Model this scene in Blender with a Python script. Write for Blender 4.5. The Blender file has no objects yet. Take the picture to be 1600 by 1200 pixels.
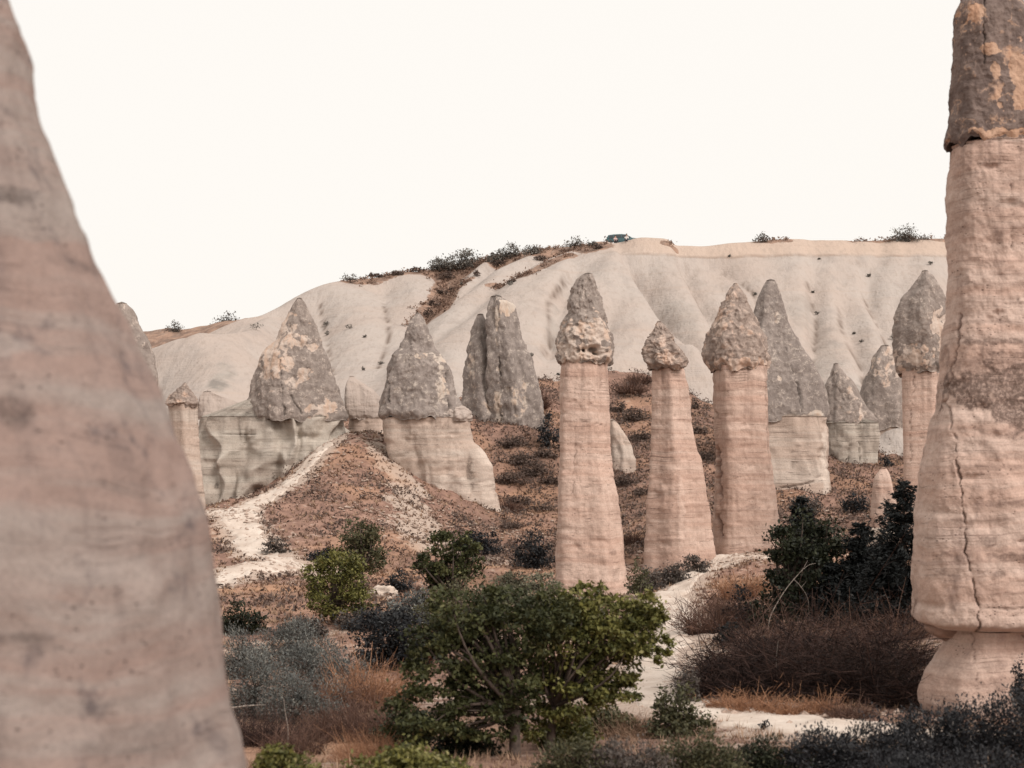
import bpy, math, random
import numpy as np
from mathutils import Vector

# ------------------------------------------------------------------ camera, sky, sun
F = 2400.0          # focal length in photo pixels (1600 wide)
HZ = 740.0          # photo row of the horizon
scene = bpy.context.scene
cam_d = bpy.data.cameras.new('camera')
cam = bpy.data.objects.new('camera', cam_d)
scene.collection.objects.link(cam)
scene.camera = cam
cam.location = (0, 0, 0)
cam.rotation_euler = (math.pi / 2, 0, 0)
cam_d.sensor_width = 36
cam_d.lens = 36 * F / 1600
cam_d.shift_y = (HZ - 600) / 1600
cam_d.clip_start = 0.3
cam_d.clip_end = 3000
cam_d.dof.use_dof = True
cam_d.dof.focus_distance = 85
cam_d.dof.aperture_fstop = cam_d.lens / 36.0

SUN_EL, SUN_AZ = 42, 42          # azimuth measured from the viewing direction towards the right, light from behind right
sd = bpy.data.lights.new('sun', 'SUN')
sun = bpy.data.objects.new('sun', sd)
scene.collection.objects.link(sun)
sd.energy = 3.15
sd.angle = math.radians(24)
sd.color = (1.0, 0.93, 0.87)
_a, _e = math.radians(180 - SUN_AZ), math.radians(SUN_EL)
sun_dir = Vector((math.sin(_a) * math.cos(_e), math.cos(_a) * math.cos(_e), math.sin(_e)))
sun.rotation_euler = sun_dir.to_track_quat('Z', 'Y').to_euler()
sun.location = (40, -40, 60)

world = bpy.data.worlds.new('World')
scene.world = world
world.use_nodes = True
wn = world.node_tree
wn.nodes.clear()
sky = wn.nodes.new('ShaderNodeTexSky')
sky.sky_type = 'NISHITA'
sky.sun_disc = False
sky.sun_elevation = _e
sky.sun_rotation = _a
sky.dust_density = 6
sky.air_density = 1.0
sky.ozone_density = 0.5
mul = wn.nodes.new('ShaderNodeMix'); mul.data_type = 'RGBA'
mul.inputs[0].default_value = 0.93          # thin bright haze over the whole sky
mul.inputs[7].default_value = (10.6, 10.15, 9.55, 1)
bg = wn.nodes.new('ShaderNodeBackground')
bg.inputs[1].default_value = 0.1
wo = wn.nodes.new('ShaderNodeOutputWorld')
wn.links.new(sky.outputs[0], mul.inputs[6])
wn.links.new(mul.outputs[2], bg.inputs[0])
wn.links.new(bg.outputs[0], wo.inputs[0])

scene.view_settings.view_transform = 'Standard'
scene.view_settings.look = 'None'
scene.view_settings.exposure = 0.0
scene.view_settings.gamma = 1.0
scene.cycles.max_bounces = 6
scene.cycles.diffuse_bounces = 3
scene.cycles.glossy_bounces = 1
scene.cycles.transmission_bounces = 2

rng = np.random.default_rng(7)
random.seed(7)
COL = scene.collection

# ------------------------------------------------------------------ small maths helpers
def at(px, py, Y):
    return np.array([(px - 800) / F * Y, Y, (HZ - py) / F * Y])

def _hash(ix, iy, iz, seed):
    h = (ix * 374761393 + iy * 668265263 + iz * 2147483647 + seed * 1274126177) & 0xFFFFFFFF
    h = ((h ^ (h >> 13)) * 1274126177) & 0xFFFFFFFF
    h = ((h ^ (h >> 16)) * 2246822519) & 0xFFFFFFFF
    return h ^ (h >> 15)

GRAD = np.array([[1,1,0],[-1,1,0],[1,-1,0],[-1,-1,0],[1,0,1],[-1,0,1],[1,0,-1],[-1,0,-1],
                 [0,1,1],[0,-1,1],[0,1,-1],[0,-1,-1],[1,1,0],[-1,1,0],[0,-1,1],[0,-1,-1]], float)

def perlin(p, seed=0):
    p = np.asarray(p, float)
    i = np.floor(p).astype(np.int64)
    f = p - i
    w = f * f * f * (f * (f * 6 - 15) + 10)
    out = np.zeros(len(p))
    for dx in (0, 1):
        for dy in (0, 1):
            for dz in (0, 1):
                g = GRAD[_hash(i[:, 0] + dx, i[:, 1] + dy, i[:, 2] + dz, seed) & 15]
                d = g[:, 0] * (f[:, 0] - dx) + g[:, 1] * (f[:, 1] - dy) + g[:, 2] * (f[:, 2] - dz)
                ww = (w[:, 0] if dx else 1 - w[:, 0]) * (w[:, 1] if dy else 1 - w[:, 1]) * (w[:, 2] if dz else 1 - w[:, 2])
                out += d * ww
    return out

def fbm(p, octv=4, seed=0, gain=0.5):
    s, a, q = 0, 1.0, np.asarray(p, float)
    for k in range(octv):
        s = s + a * perlin(q, seed + k * 17)
        a *= gain
        q = q * 2.03 + 11.7
    return s

def ridged(p, octv=3, seed=0):
    s, a, q = 0, 1.0, np.asarray(p, float)
    for k in range(octv):
        s = s + a * (1 - np.abs(perlin(q, seed + k * 13)) * 2)
        a *= 0.5
        q = q * 2.1 + 5.3
    return s

def sstep(a, b, x):
    t = np.clip((x - a) / (b - a), 0, 1)
    return t * t * (3 - 2 * t)

# ------------------------------------------------------------------ object helpers
def link_mesh(name, verts, faces, mat, parent=None, smooth=True, attrs=None, origin=None):
    """one mesh object from numpy arrays; FACES is an (n,3) or (n,4) array or a list of such arrays"""
    me = bpy.data.meshes.new(name)
    if not isinstance(faces, list):
        faces = [faces]
    v = np.asarray(verts, float)
    if parent is not None and origin is None:
        origin = np.array(parent.location)
        pp = parent.parent
        while pp is not None:
            origin = origin + np.array(pp.location); pp = pp.parent
    o_loc = origin if (origin is not None and parent is None) else None
    if origin is not None:
        v = v - origin
    me.vertices.add(len(v))
    me.vertices.foreach_set('co', v.astype(np.float32).ravel())
    nl = sum(f.size for f in faces)
    nf = sum(len(f) for f in faces)
    me.loops.add(nl)
    me.polygons.add(nf)
    me.loops.foreach_set('vertex_index', np.concatenate([f.ravel() for f in faces]).astype(np.int32))
    tot = np.concatenate([np.full(len(f), f.shape[1]) for f in faces]).astype(np.int32)
    start = np.concatenate([[0], np.cumsum(tot)[:-1]]).astype(np.int32)
    me.polygons.foreach_set('loop_start', start)
    me.polygons.foreach_set('loop_total', tot)
    me.polygons.foreach_set('use_smooth', np.full(nf, bool(smooth)))
    for k, a in (attrs or {}).items():
        at_ = me.attributes.new(k, 'FLOAT', 'POINT')
        at_.data.foreach_set('value', np.asarray(a, np.float32))
    me.update(calc_edges=True)
    me.validate()
    o = bpy.data.objects.new(name, me)
    COL.objects.link(o)
    if mat is not None:
        me.materials.append(mat)
    if parent is not None:
        o.parent = parent
    elif o_loc is not None:
        o.location = o_loc
    return o

def tag(o, label=None, cat=None, group=None, kind=None):
    if label: o['label'] = label
    if cat: o['category'] = cat
    if group: o['group'] = group
    if kind: o['kind'] = kind
    return o

def thing(name, loc, label, cat, group=None):
    o = bpy.data.objects.new(name, None)
    COL.objects.link(o)
    o.location = [float(c) for c in loc]
    return tag(o, label, cat, group)

def grid_faces(nr, nc, wrap=False):
    r = np.arange(nr - 1)[:, None]
    c = np.arange(nc if wrap else nc - 1)[None, :]
    c2 = (c + 1) % nc
    a = r * nc + c
    b = r * nc + c2
    d = (r + 1) * nc + c
    e = (r + 1) * nc + c2
    return np.stack([a, b, e, d], -1).reshape(-1, 4)

# ------------------------------------------------------------------ materials
class NT:
    def __init__(self, name):
        self.m = bpy.data.materials.new(name)
        self.m.use_nodes = True
        self.t = self.m.node_tree
        self.t.nodes.clear()
        self.out = self.t.nodes.new('ShaderNodeOutputMaterial')
        self.pos = self.t.nodes.new('ShaderNodeNewGeometry').outputs['Position']
    def n(self, typ, **kw):
        x = self.t.nodes.new(typ)
        for k, v in kw.items():
            setattr(x, k, v)
        return x
    def set(self, sock, v):
        if hasattr(v, 'is_linked') or isinstance(v, bpy.types.NodeSocket):
            self.t.links.new(v, sock)
        else:
            sock.default_value = v
    def mapv(self, scale, vec=None):
        x = self.n('ShaderNodeMapping')
        self.set(x.inputs['Vector'], vec or self.pos)
        x.inputs['Scale'].default_value = scale
        return x.outputs[0]
    def noise(self, scale=1.0, vec=None, detail=4.0, rough=0.55, dist=0.0):
        x = self.n('ShaderNodeTexNoise')
        self.set(x.inputs['Vector'], vec if vec is not None else self.pos)
        x.inputs['Scale'].default_value = scale
        x.inputs['Detail'].default_value = detail
        x.inputs['Roughness'].default_value = rough
        x.inputs['Distortion'].default_value = dist
        return x.outputs[0]
    def voro(self, scale=1.0, vec=None, feature='F1'):
        x = self.n('ShaderNodeTexVoronoi', feature=feature)
        self.set(x.inputs['Vector'], vec if vec is not None else self.pos)
        x.inputs['Scale'].default_value = scale
        return x.outputs['Distance']
    def ramp(self, fac, a, b, lo=0.0, hi=1.0):
        x = self.n('ShaderNodeMapRange', interpolation_type='SMOOTHSTEP')
        self.set(x.inputs[0], fac)
        x.inputs[1].default_value = a
        x.inputs[2].default_value = b
        x.inputs[3].default_value = lo
        x.inputs[4].default_value = hi
        return x.outputs[0]
    def math(self, op, a, b=0.0):
        x = self.n('ShaderNodeMath', operation=op)
        self.set(x.inputs[0], a)
        self.set(x.inputs[1], b)
        return x.outputs[0]
    def mix(self, fac, a, b, typ='MIX'):
        x = self.n('ShaderNodeMix', data_type='RGBA', blend_type=typ)
        self.set(x.inputs[0], fac)
        self.set(x.inputs[6], a if not isinstance(a, tuple) else (*a, 1))
        self.set(x.inputs[7], b if not isinstance(b, tuple) else (*b, 1))
        return x.outputs[2]
    def attr(self, name):
        return self.n('ShaderNodeAttribute', attribute_name=name).outputs['Fac']
    def bump(self, h, strength=0.5, dist=0.1, prev=None):
        x = self.n('ShaderNodeBump')
        x.inputs['Strength'].default_value = strength
        x.inputs['Distance'].default_value = dist
        self.set(x.inputs['Height'], h)
        if prev is not None:
            self.set(x.inputs['Normal'], prev)
        return x.outputs[0]
    def done(self, color, rough=0.95, normal=None, spec=0.1, metal=0.0):
        x = self.n('ShaderNodeBsdfPrincipled')
        self.set(x.inputs['Base Color'], color if not isinstance(color, tuple) else (*color, 1))
        self.set(x.inputs['Roughness'], rough)
        x.inputs['Specular IOR Level'].default_value = spec
        x.inputs['Metallic'].default_value = metal
        if normal is not None:
            self.set(x.inputs['Normal'], normal)
        self.t.links.new(x.outputs[0], self.out.inputs[0])
        return self.m

def mat_shaft(name, base, pink, dark, k=1.0, strata=1.0, pit=0.5, mottle=0.22, lines=0.72):
    """bedded tuff: horizontal beds, faint vertical water streaks, small pits; k = metres-scale factor"""
    t = NT(name)
    warp = t.noise(0.25 * k, detail=3)
    p2 = t.n('ShaderNodeVectorMath', operation='MULTIPLY_ADD')
    comb = t.n('ShaderNodeCombineXYZ')
    t.set(comb.inputs[2], warp)
    t.set(p2.inputs[0], comb.outputs[0]); p2.inputs[1].default_value = (0, 0, 0.45); t.set(p2.inputs[2], t.pos)
    bed1 = t.noise(1.0 * k, t.mapv((0.07, 0.07, 1.3), p2.outputs[0]), detail=5, rough=0.62)
    bed2 = t.noise(1.0 * k, t.mapv((0.10, 0.10, 6.5), p2.outputs[0]), detail=4, rough=0.6)
    streak = t.noise(1.0 * k, t.mapv((2.2, 2.2, 0.12)), detail=4)
    blot = t.noise(0.35 * k, detail=5, rough=0.6)
    c = t.mix(t.ramp(bed1, 0.40, 0.60), base, pink)
    c = t.mix(t.math('MULTIPLY', t.ramp(bed2, 0.53, 0.68), 0.42 * strata), c, dark)
    c = t.mix(t.math('MULTIPLY', t.ramp(bed2, 0.42, 0.30), 0.30 * strata), c, tuple(min(1, x * 1.22) for x in base))
    c = t.mix(t.math('MULTIPLY', t.ramp(streak, 0.50, 0.70), 0.32), c, dark)
    c = t.mix(t.math('MULTIPLY', t.ramp(blot, 0.48, 0.68), 0.45), c, tuple(x * 0.72 for x in pink))
    # pits concentrated on some beds
    pits = t.ramp(t.voro(5.5 * k, t.mapv((1, 1, 1.7))), 0.24, 0.10)
    pmask = t.math('MULTIPLY', pits, t.ramp(t.noise(1.3 * k, t.mapv((0.6, 0.6, 1.4)), detail=3), 0.52, 0.62))
    c = t.mix(t.math('MULTIPLY', pmask, pit), c, tuple(x * 0.35 for x in dark))
    thin = t.noise(1.0 * k, t.mapv((0.35, 0.35, 22.0), p2.outputs[0]), detail=2)
    line = t.math('MULTIPLY', t.ramp(thin, 0.60, 0.67), t.ramp(t.noise(0.8 * k, detail=4, rough=0.65), 0.46, 0.58))
    c = t.mix(t.math('MULTIPLY', line, lines * strata), c, tuple(x * 0.5 for x in dark))
    c = t.mix(t.math('MULTIPLY', t.ramp(t.noise(0.9 * k, detail=6, rough=0.7, dist=0.5), 0.54, 0.70), mottle), c, tuple(x * f for x, f in zip(dark, (0.8, 0.85, 0.92))))
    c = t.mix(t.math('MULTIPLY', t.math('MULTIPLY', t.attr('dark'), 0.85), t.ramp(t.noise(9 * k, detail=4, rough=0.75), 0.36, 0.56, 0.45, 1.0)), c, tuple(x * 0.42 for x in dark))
    c = t.mix(t.attr('pale'), c, tuple(min(1, x * 1.15) for x in base))
    grit = t.noise(14 * k, detail=3, rough=0.7)
    c = t.mix(0.5, c, t.mix(t.ramp(grit, 0.3, 0.7), (0.42, 0.42, 0.42), (0.62, 0.61, 0.60)), 'OVERLAY')
    b = t.bump(bed2, 0.28 * strata, 0.08 / k)
    b = t.bump(t.math('SUBTRACT', 1.0, t.math('ADD', pmask, line)), 0.5, 0.08 / k, b)
    b = t.bump(t.noise(3.2 * k, detail=5, rough=0.7), 0.45, 0.10 / k, b)
    b = t.bump(grit, 0.55, 0.035 / k, b)
    return t.done(c, 0.96, b)

def mat_cap(name, grey, dark, pale, k=1.0, expose=0.5):
    """weathered cap rock: lichen-grey crust flaked away in places to paler rock"""
    t = NT(name)
    n1 = t.noise(0.55 * k, detail=6, rough=0.62, dist=0.6)
    n2 = t.noise(1.9 * k, detail=5, rough=0.65, dist=0.4)
    n3 = t.noise(7.0 * k, detail=4, rough=0.7)
    st = t.noise(1.0 * k, t.mapv((1.6, 1.6, 0.35)), detail=5, rough=0.6)
    c = t.mix(t.ramp(n2, 0.34, 0.66), dark, grey)
    c = t.mix(t.math('MULTIPLY', t.ramp(st, 0.48, 0.66), 0.40), c, tuple(min(1, x * 1.35) for x in grey))
    c = t.mix(t.math('MULTIPLY', t.ramp(n3, 0.56, 0.70), 0.5), c, tuple(x * 0.55 for x in dark))
    fl = t.math('ADD', t.math('ADD', t.math('MULTIPLY', n1, 0.65), t.math('MULTIPLY', n2, 0.35)), t.math('MULTIPLY', t.attr('pale'), 0.35))
    fm = t.math('MULTIPLY', t.ramp(fl, 0.65 - 0.16 * expose, 0.74 - 0.16 * expose), 0.9)
    palev = t.mix(t.ramp(st, 0.4, 0.65), pale, tuple(x * f for x, f in zip(pale, (0.98, 0.85, 0.76))))
    c = t.mix(fm, c, palev)
    speck = t.ramp(t.voro(6 * k, t.mapv((1, 1, 0.7))), 0.20, 0.10)
    c = t.mix(t.math('MULTIPLY', speck, t.ramp(n1, 0.42, 0.56, 0.0, 0.55)), c, tuple(min(1, x * 1.1) for x in pale))
    vein = t.ramp(t.math('ABSOLUTE', t.math('SUBTRACT', t.noise(0.8 * k, detail=4, rough=0.6), 0.5)), 0.022, 0.004)
    c = t.mix(t.math('MULTIPLY', vein, t.ramp(n2, 0.45, 0.6, 0.0, 0.7)), c, pale)
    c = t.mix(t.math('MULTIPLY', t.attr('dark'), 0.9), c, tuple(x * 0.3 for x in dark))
    b = t.bump(n1, 0.4, 0.3 / k)
    b = t.bump(fm, 0.4, -0.12 / k, b)
    b = t.bump(n2, 0.7, 0.16 / k, b)
    b = t.bump(n3, 0.6, 0.06 / k, b)
    return t.done(c, 0.97, b)

def mat_hill():
    t = NT('pale_tuff')
    base, warm, grey = (0.395, 0.343, 0.310), (0.39, 0.322, 0.283), (0.29, 0.25, 0.228)
    n1 = t.noise(0.055, detail=5, rough=0.6)
    n2 = t.noise(0.5, detail=5, rough=0.65)
    run = t.noise(1.0, t.mapv((0.55, 0.30, 0.06)), detail=5, rough=0.6, dist=0.3)
    c = t.mix(t.ramp(n1, 0.38, 0.62), base, warm)
    c = t.mix(t.ramp(run, 0.48, 0.74, 0.0, 0.5), c, grey)
    c = t.mix(t.ramp(n2, 0.56, 0.78, 0.0, 0.40), c, tuple(x * 0.95 for x in grey))
    sx = t.n('ShaderNodeSeparateXYZ'); t.set(sx.inputs[0], t.pos)
    zz = t.math('ADD', sx.outputs[2], t.math('MULTIPLY', t.noise(0.12, detail=3), 1.4))
    ledge = t.math('MULTIPLY', t.ramp(t.math('ABSOLUTE', t.math('SUBTRACT', zz, 27.1)), 0.34, 0.05), t.ramp(sx.outputs[0], 8, 18))
    c = t.mix(t.math('MULTIPLY', ledge, t.ramp(n2, 0.35, 0.6, 0.15, 0.65)), c, (0.25, 0.18, 0.14))
    up = t.ramp(zz, 26.9, 27.5)
    c = t.mix(t.math('MULTIPLY', t.math('MULTIPLY', up, t.ramp(sx.outputs[0], 8, 18)), 0.6), c, (0.47, 0.35, 0.275))
    bedz = t.noise(1.0, t.mapv((0.03, 0.03, 1.6)), detail=4, rough=0.6)
    c = t.mix(t.ramp(bedz, 0.55, 0.72, 0.0, 0.22), c, (0.38, 0.29, 0.235))
    c = t.mix(t.attr('grey'), c, t.mix(t.ramp(n2, 0.35, 0.65), (0.20, 0.178, 0.16), (0.32, 0.285, 0.255)))
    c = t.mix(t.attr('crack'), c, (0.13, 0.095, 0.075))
    soil = t.mix(t.ramp(n2, 0.36, 0.64), (0.33, 0.215, 0.16), (0.17, 0.115, 0.09))
    sm = t.ramp(t.math('ADD', t.attr('soil'), t.math('MULTIPLY', t.math('SUBTRACT', t.noise(0.9, detail=5, rough=0.7), 0.5), 1.3)), 0.40, 0.56)
    c = t.mix(sm, c, soil)
    pk = t.ramp(t.voro(1.1), 0.13, 0.05)
    c = t.mix(t.math('MULTIPLY', pk, t.ramp(t.noise(0.22, detail=3), 0.56, 0.70, 0, 0.3)), c, (0.16, 0.12, 0.10))
    fine = t.noise(1.0, t.mapv((1.9, 0.9, 0.10)), detail=4, rough=0.6)
    c = t.mix(t.ramp(fine, 0.50, 0.68, 0.0, 0.34), c, (0.29, 0.235, 0.20))
    b = t.bump(run, 0.55, 0.5)
    b = t.bump(fine, 0.4, 0.3, b)
    b = t.bump(bedz, 0.45, 0.35, b)
    b = t.bump(n2, 0.5, 0.35, b)
    b = t.bump(t.noise(3.0, detail=4, rough=0.7), 0.5, 0.12, b)
    return t.done(c, 0.97, b)

def mat_ground():
    t = NT('dry_ground')
    n1 = t.noise(0.35, detail=5, rough=0.6)
    n2 = t.noise(1.6, detail=5, rough=0.68)
    n3 = t.noise(7.0, detail=3, rough=0.7)
    pale = t.mix(t.ramp(n3, 0.3, 0.7), (0.37, 0.285, 0.235), (0.46, 0.37, 0.31))
    litter = t.mix(t.ramp(n2, 0.35, 0.65), (0.32, 0.198, 0.152), (0.185, 0.112, 0.088))
    cov = t.math('ADD', t.attr('cover'), t.math('MULTIPLY', t.math('SUBTRACT', n2, 0.5), 1.5))
    c = t.mix(t.ramp(cov, 0.34, 0.58), pale, litter)
    c = t.mix(t.math('MULTIPLY', t.attr('orange'), t.ramp(n1, 0.30, 0.55)), c, (0.42, 0.245, 0.155))
    c = t.mix(t.math('MULTIPLY', t.attr('dark_ground'), 0.85), c, (0.10, 0.066, 0.053))
    b = t.bump(n2, 0.7, 0.25)
    b = t.bump(n3, 0.7, 0.08, b)
    return t.done(c, 0.98, b)

def mat_path():
    t = NT('trodden_path')
    n1 = t.noise(0.8, detail=5, rough=0.6)
    n2 = t.noise(5.0, detail=4, rough=0.7)
    c = t.mix(t.ramp(n1, 0.35, 0.65), (0.58, 0.50, 0.435), (0.48, 0.395, 0.335))
    c = t.mix(t.ramp(n2, 0.55, 0.75, 0, 0.45), c, (0.34, 0.26, 0.205))
    b = t.bump(n1, 0.5, 0.3)
    b = t.bump(n2, 0.6, 0.06, b)
    return t.done(c, 0.97, b)

def mat_leaf(name, a, b_, rough=0.6, trans=0.15, tip=None):
    """leaves: colour from a to b_ by a per-leaf value"""
    t = NT(name)
    ti = t.attr('tint')
    c = t.mix(ti, a, b_)
    if tip:
        c = t.mix(t.ramp(ti, 0.86, 0.99), c, tip)
    d = t.n('ShaderNodeBsdfPrincipled')
    t.set(d.inputs['Base Color'], c)
    d.inputs['Roughness'].default_value = rough
    d.inputs['Specular IOR Level'].default_value = 0.25
    tr = t.n('ShaderNodeBsdfTranslucent')
    t.set(tr.inputs[0], c)
    mx = t.n('ShaderNodeMixShader')
    mx.inputs[0].default_value = trans
    t.t.links.new(d.outputs[0], mx.inputs[1])
    t.t.links.new(tr.outputs[0], mx.inputs[2])
    t.t.links.new(mx.outputs[0], t.out.inputs[0])
    return t.m

def mat_plain(name, col, rough=0.9, spec=0.2, nscale=6.0, amt=0.3, metal=0.0):
    t = NT(name)
    n = t.noise(nscale, detail=4, rough=0.65)
    c = t.mix(t.ramp(n, 0.3, 0.7), tuple(x * (1 - amt) for x in col), tuple(min(1, x * (1 + amt)) for x in col))
    return t.done(c, rough, t.bump(n, 0.4, 0.03), spec, metal)

M = {}
M['shaft'] = mat_shaft('bedded_tuff', (0.52, 0.392, 0.33), (0.46, 0.318, 0.258), (0.30, 0.203, 0.165))
M['shaft_near'] = mat_shaft('bedded_tuff_close', (0.52, 0.398, 0.34), (0.475, 0.337, 0.278), (0.26, 0.178, 0.15), k=1.5, pit=0.75, mottle=0.4, lines=0.3)
M['left'] = mat_shaft('pinkish_tuff', (0.262, 0.222, 0.202), (0.25, 0.183, 0.16), (0.115, 0.09, 0.086), k=2.6, strata=0.15, pit=0.7, mottle=0.85)
M['base'] = mat_shaft('pale_bedded_tuff', (0.47, 0.395, 0.342), (0.43, 0.335, 0.28), (0.29, 0.22, 0.18), k=0.8)
M['greybase'] = mat_shaft('grey_bedded_tuff', (0.43, 0.385, 0.335), (0.37, 0.315, 0.27), (0.24, 0.205, 0.178), k=0.8)
M['cap'] = mat_cap('grey_cap_rock', (0.285, 0.24, 0.213), (0.205, 0.168, 0.149), (0.52, 0.43, 0.37), k=1.25, expose=0.42)
M['cap_dark'] = mat_cap('dark_cap_rock', (0.265, 0.225, 0.203), (0.195, 0.163, 0.147), (0.50, 0.43, 0.37), k=1.25, expose=0.24)
M['cap_pink'] = mat_cap('flaking_cap_rock', (0.315, 0.25, 0.215), (0.225, 0.175, 0.15), (0.51, 0.395, 0.33), k=1.3, expose=0.78)
M['cap_near'] = mat_cap('crusted_cap_rock', (0.205, 0.155, 0.135), (0.125, 0.092, 0.082), (0.48, 0.315, 0.225), k=1.5, expose=0.62)
M['hill'] = mat_hill()
M['ground'] = mat_ground()
M['path'] = mat_path()
M['stone'] = mat_plain('pale_stone', (0.46, 0.38, 0.32), nscale=5)
M['dullstone'] = mat_plain('dull_stone', (0.33, 0.25, 0.205), nscale=5)
M['redstone'] = mat_plain('reddish_stone', (0.29, 0.195, 0.155), nscale=4, amt=0.25)
M['brownstone'] = mat_plain('brown_stone', (0.30, 0.21, 0.165), nscale=5, amt=0.4)
M['bark'] = mat_plain('dark_bark', (0.07, 0.052, 0.043), nscale=9, amt=0.4)
M['deadwood'] = mat_plain('bleached_wood', (0.27, 0.23, 0.20), nscale=12)
M['green'] = mat_leaf('green_leaves', (0.0176, 0.0224, 0.0088), (0.0760, 0.0784, 0.0272), tip=(0.1440, 0.1360, 0.0600))
M['lime'] = mat_leaf('yellow_green_leaves', (0.0450, 0.0500, 0.0150), (0.1850, 0.1720, 0.0480), tip=(0.2700, 0.2400, 0.1100))
M['olive'] = mat_leaf('olive_leaves', (0.0382, 0.0399, 0.0195), (0.1062, 0.0978, 0.0493))
M['dkgreen'] = mat_leaf('dark_green_leaves', (0.0091, 0.0119, 0.0077), (0.0350, 0.0392, 0.0182))
M['navy'] = mat_leaf('blue_black_leaves', (0.0082, 0.0089, 0.0109), (0.0293, 0.0313, 0.0338), tip=(0.0701, 0.0701, 0.0701))
M['bluegrey'] = mat_leaf('blue_grey_leaves', (0.0585, 0.0615, 0.0605), (0.1803, 0.1823, 0.1658), tip=(0.2633, 0.2535, 0.2194))
M['greyshrub'] = mat_leaf('grey_shrub_leaves', (0.0595, 0.0490, 0.0455), (0.1295, 0.1085, 0.0924))
M['sage'] = mat_leaf('sage_leaves', (0.1050, 0.1050, 0.0741), (0.2408, 0.2284, 0.1543))
M['conifer'] = mat_leaf('conifer_needles', (0.0042, 0.0054, 0.0065), (0.0155, 0.0179, 0.0167), trans=0.1)
M['mesh'] = mat_leaf('dark_fine_leaves', (0.0105, 0.0110, 0.0142), (0.0395, 0.0395, 0.0422), tip=(0.1318, 0.1265, 0.1212))
M['ridgebush'] = mat_leaf('grey_ridge_leaves', (0.085, 0.077, 0.070), (0.21, 0.192, 0.168))
M['scrub'] = mat_leaf('mauve_scrub', (0.0806, 0.0583, 0.0508), (0.1581, 0.1128, 0.0918), rough=0.9)
M['twig'] = mat_leaf('red_brown_twigs', (0.0638, 0.0357, 0.0289), (0.1742, 0.1003, 0.0723), rough=0.9, trans=0.05)
M['darktwig'] = mat_leaf('dark_twigs', (0.0102, 0.0068, 0.0068), (0.0978, 0.0561, 0.0450), rough=0.9, trans=0.05)
M['orange'] = mat_leaf('orange_dry_stems', (0.2160, 0.1062, 0.0612), (0.3960, 0.2205, 0.1305), rough=0.9, trans=0.15)
M['redleaf'] = mat_leaf('rust_red_leaves', (0.0850, 0.0238, 0.0153), (0.2040, 0.0638, 0.0357), rough=0.8)
M['grass'] = mat_leaf('dry_grass', (0.2040, 0.1275, 0.0892), (0.3740, 0.2550, 0.1742), rough=0.95, trans=0.15)
M['grassdark'] = mat_leaf('brown_weeds', (0.1350, 0.0863, 0.0675), (0.2475, 0.1613, 0.1200), rough=0.95, trans=0.1)

# ------------------------------------------------------------------ the ground
CP = [  # photo column, photo row, distance in metres
    (470, 890, 80), (400, 880, 80), (345, 905, 76), (380, 850, 86), (350, 805, 93), (330, 840, 88), (440, 765, 100), (500, 705, 109),
    (545, 672, 113), (575, 682, 113), (600, 720, 108), (620, 770, 102), (640, 820, 95), (560, 760, 100), (520, 780, 97), (500, 830, 90),
    (450, 830, 90), (560, 830, 90), (590, 880, 83), (500, 885, 80), (690, 850, 94), (740, 850, 98), (790, 835, 103), (780, 890, 84), (700, 900, 80),
    (420, 940, 66), (350, 940, 66), (560, 930, 68), (650, 930, 66), (760, 930, 70), (870, 945, 74), (980, 940, 76),
    (830, 800, 112), (790, 702, 121), (840, 690, 121), (845, 600, 142), (825, 652, 127), (770, 725, 118), (900, 700, 126), (900, 800, 108), (970, 800, 108),
    (985, 580, 146), (960, 640, 136), (1000, 850, 94), (960, 700, 124), (1090, 650, 134), (1095, 720, 120), (1100, 800, 104),
    (1000, 895, 84), (1060, 890, 84), (1110, 855, 88), (1150, 868, 85), (1180, 880, 80), (1100, 900, 78), (1055, 925, 70), (1130, 930, 66),
    (1240, 790, 112), (1300, 782, 115), (1360, 800, 112), (1250, 840, 100), (1320, 850, 92), (1400, 850, 92), (1240, 900, 74), (1350, 900, 72),
    (1060, 965, 58), (1150, 985, 52), (1250, 985, 50), (1380, 975, 48), (1430, 985, 42), (1500, 1000, 40),
    (1040, 1015, 47), (1015, 1065, 40), (1110, 1110, 33), (1250, 1140, 30), (1350, 1150, 29), (1500, 1120, 31), (1600, 1120, 31),
    (1100, 1060, 39), (1250, 1080, 36), (1400, 1090, 34.5), (1150, 1020, 44), (1300, 1030, 42),
    (350, 1010, 54), (450, 1080, 41), (360, 1110, 37), (560, 1090, 40), (620, 1030, 50), (700, 1060, 44), (560, 1170, 30), (700, 1190, 27),
    (330, 803, 112), (400, 785, 111), (440, 752, 111), (290, 805, 112), (250, 815, 108), (480, 715, 113), (320, 800, 104), (365, 795, 104),
    (900, 1180, 28), (850, 1080, 40), (400, 1195, 28), (1000, 1190, 26.5), (1200, 1198, 25), (1500, 1198, 24),
]
W = [at(*c) for c in CP]
W += [np.array(p, float) for p in [
    (0, 0, -1.7), (-4, 0, -1.4), (4, 0, -1.9), (-4, 9, -2.5), (0, 12, -3.0), (6, 12, -3.2), (-9, 14, -2.5), (12, 18, -3.6), (-6, 20, -3.9), (0, 20, -4.1), (7, 21, -4.25),
    (0, -15, 2), (-20, -10, 3), (20, -10, 2), (-25, 10, 2), (25, 10, 0),
    (-30, 35, -2), (-35, 60, -2), (-40, 85, -1), (-38, 110, -2.5), (-30, 116, -2.5), (-25, 135, 4), (-40, 140, 6), (-10, 140, 7), (-10, 160, 8), (-30, 170, 10),
    (10, 165, 9), (25, 150, 5), (40, 150, 5), (30, 130, 1.5), (42, 125, 1.0), (45, 100, -1), (40, 75, -2.5), (33, 50, -3), (28, 30, -3.5), (50, 170, 8), (-50, 170, 8)]]
W = np.array(W)
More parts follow.
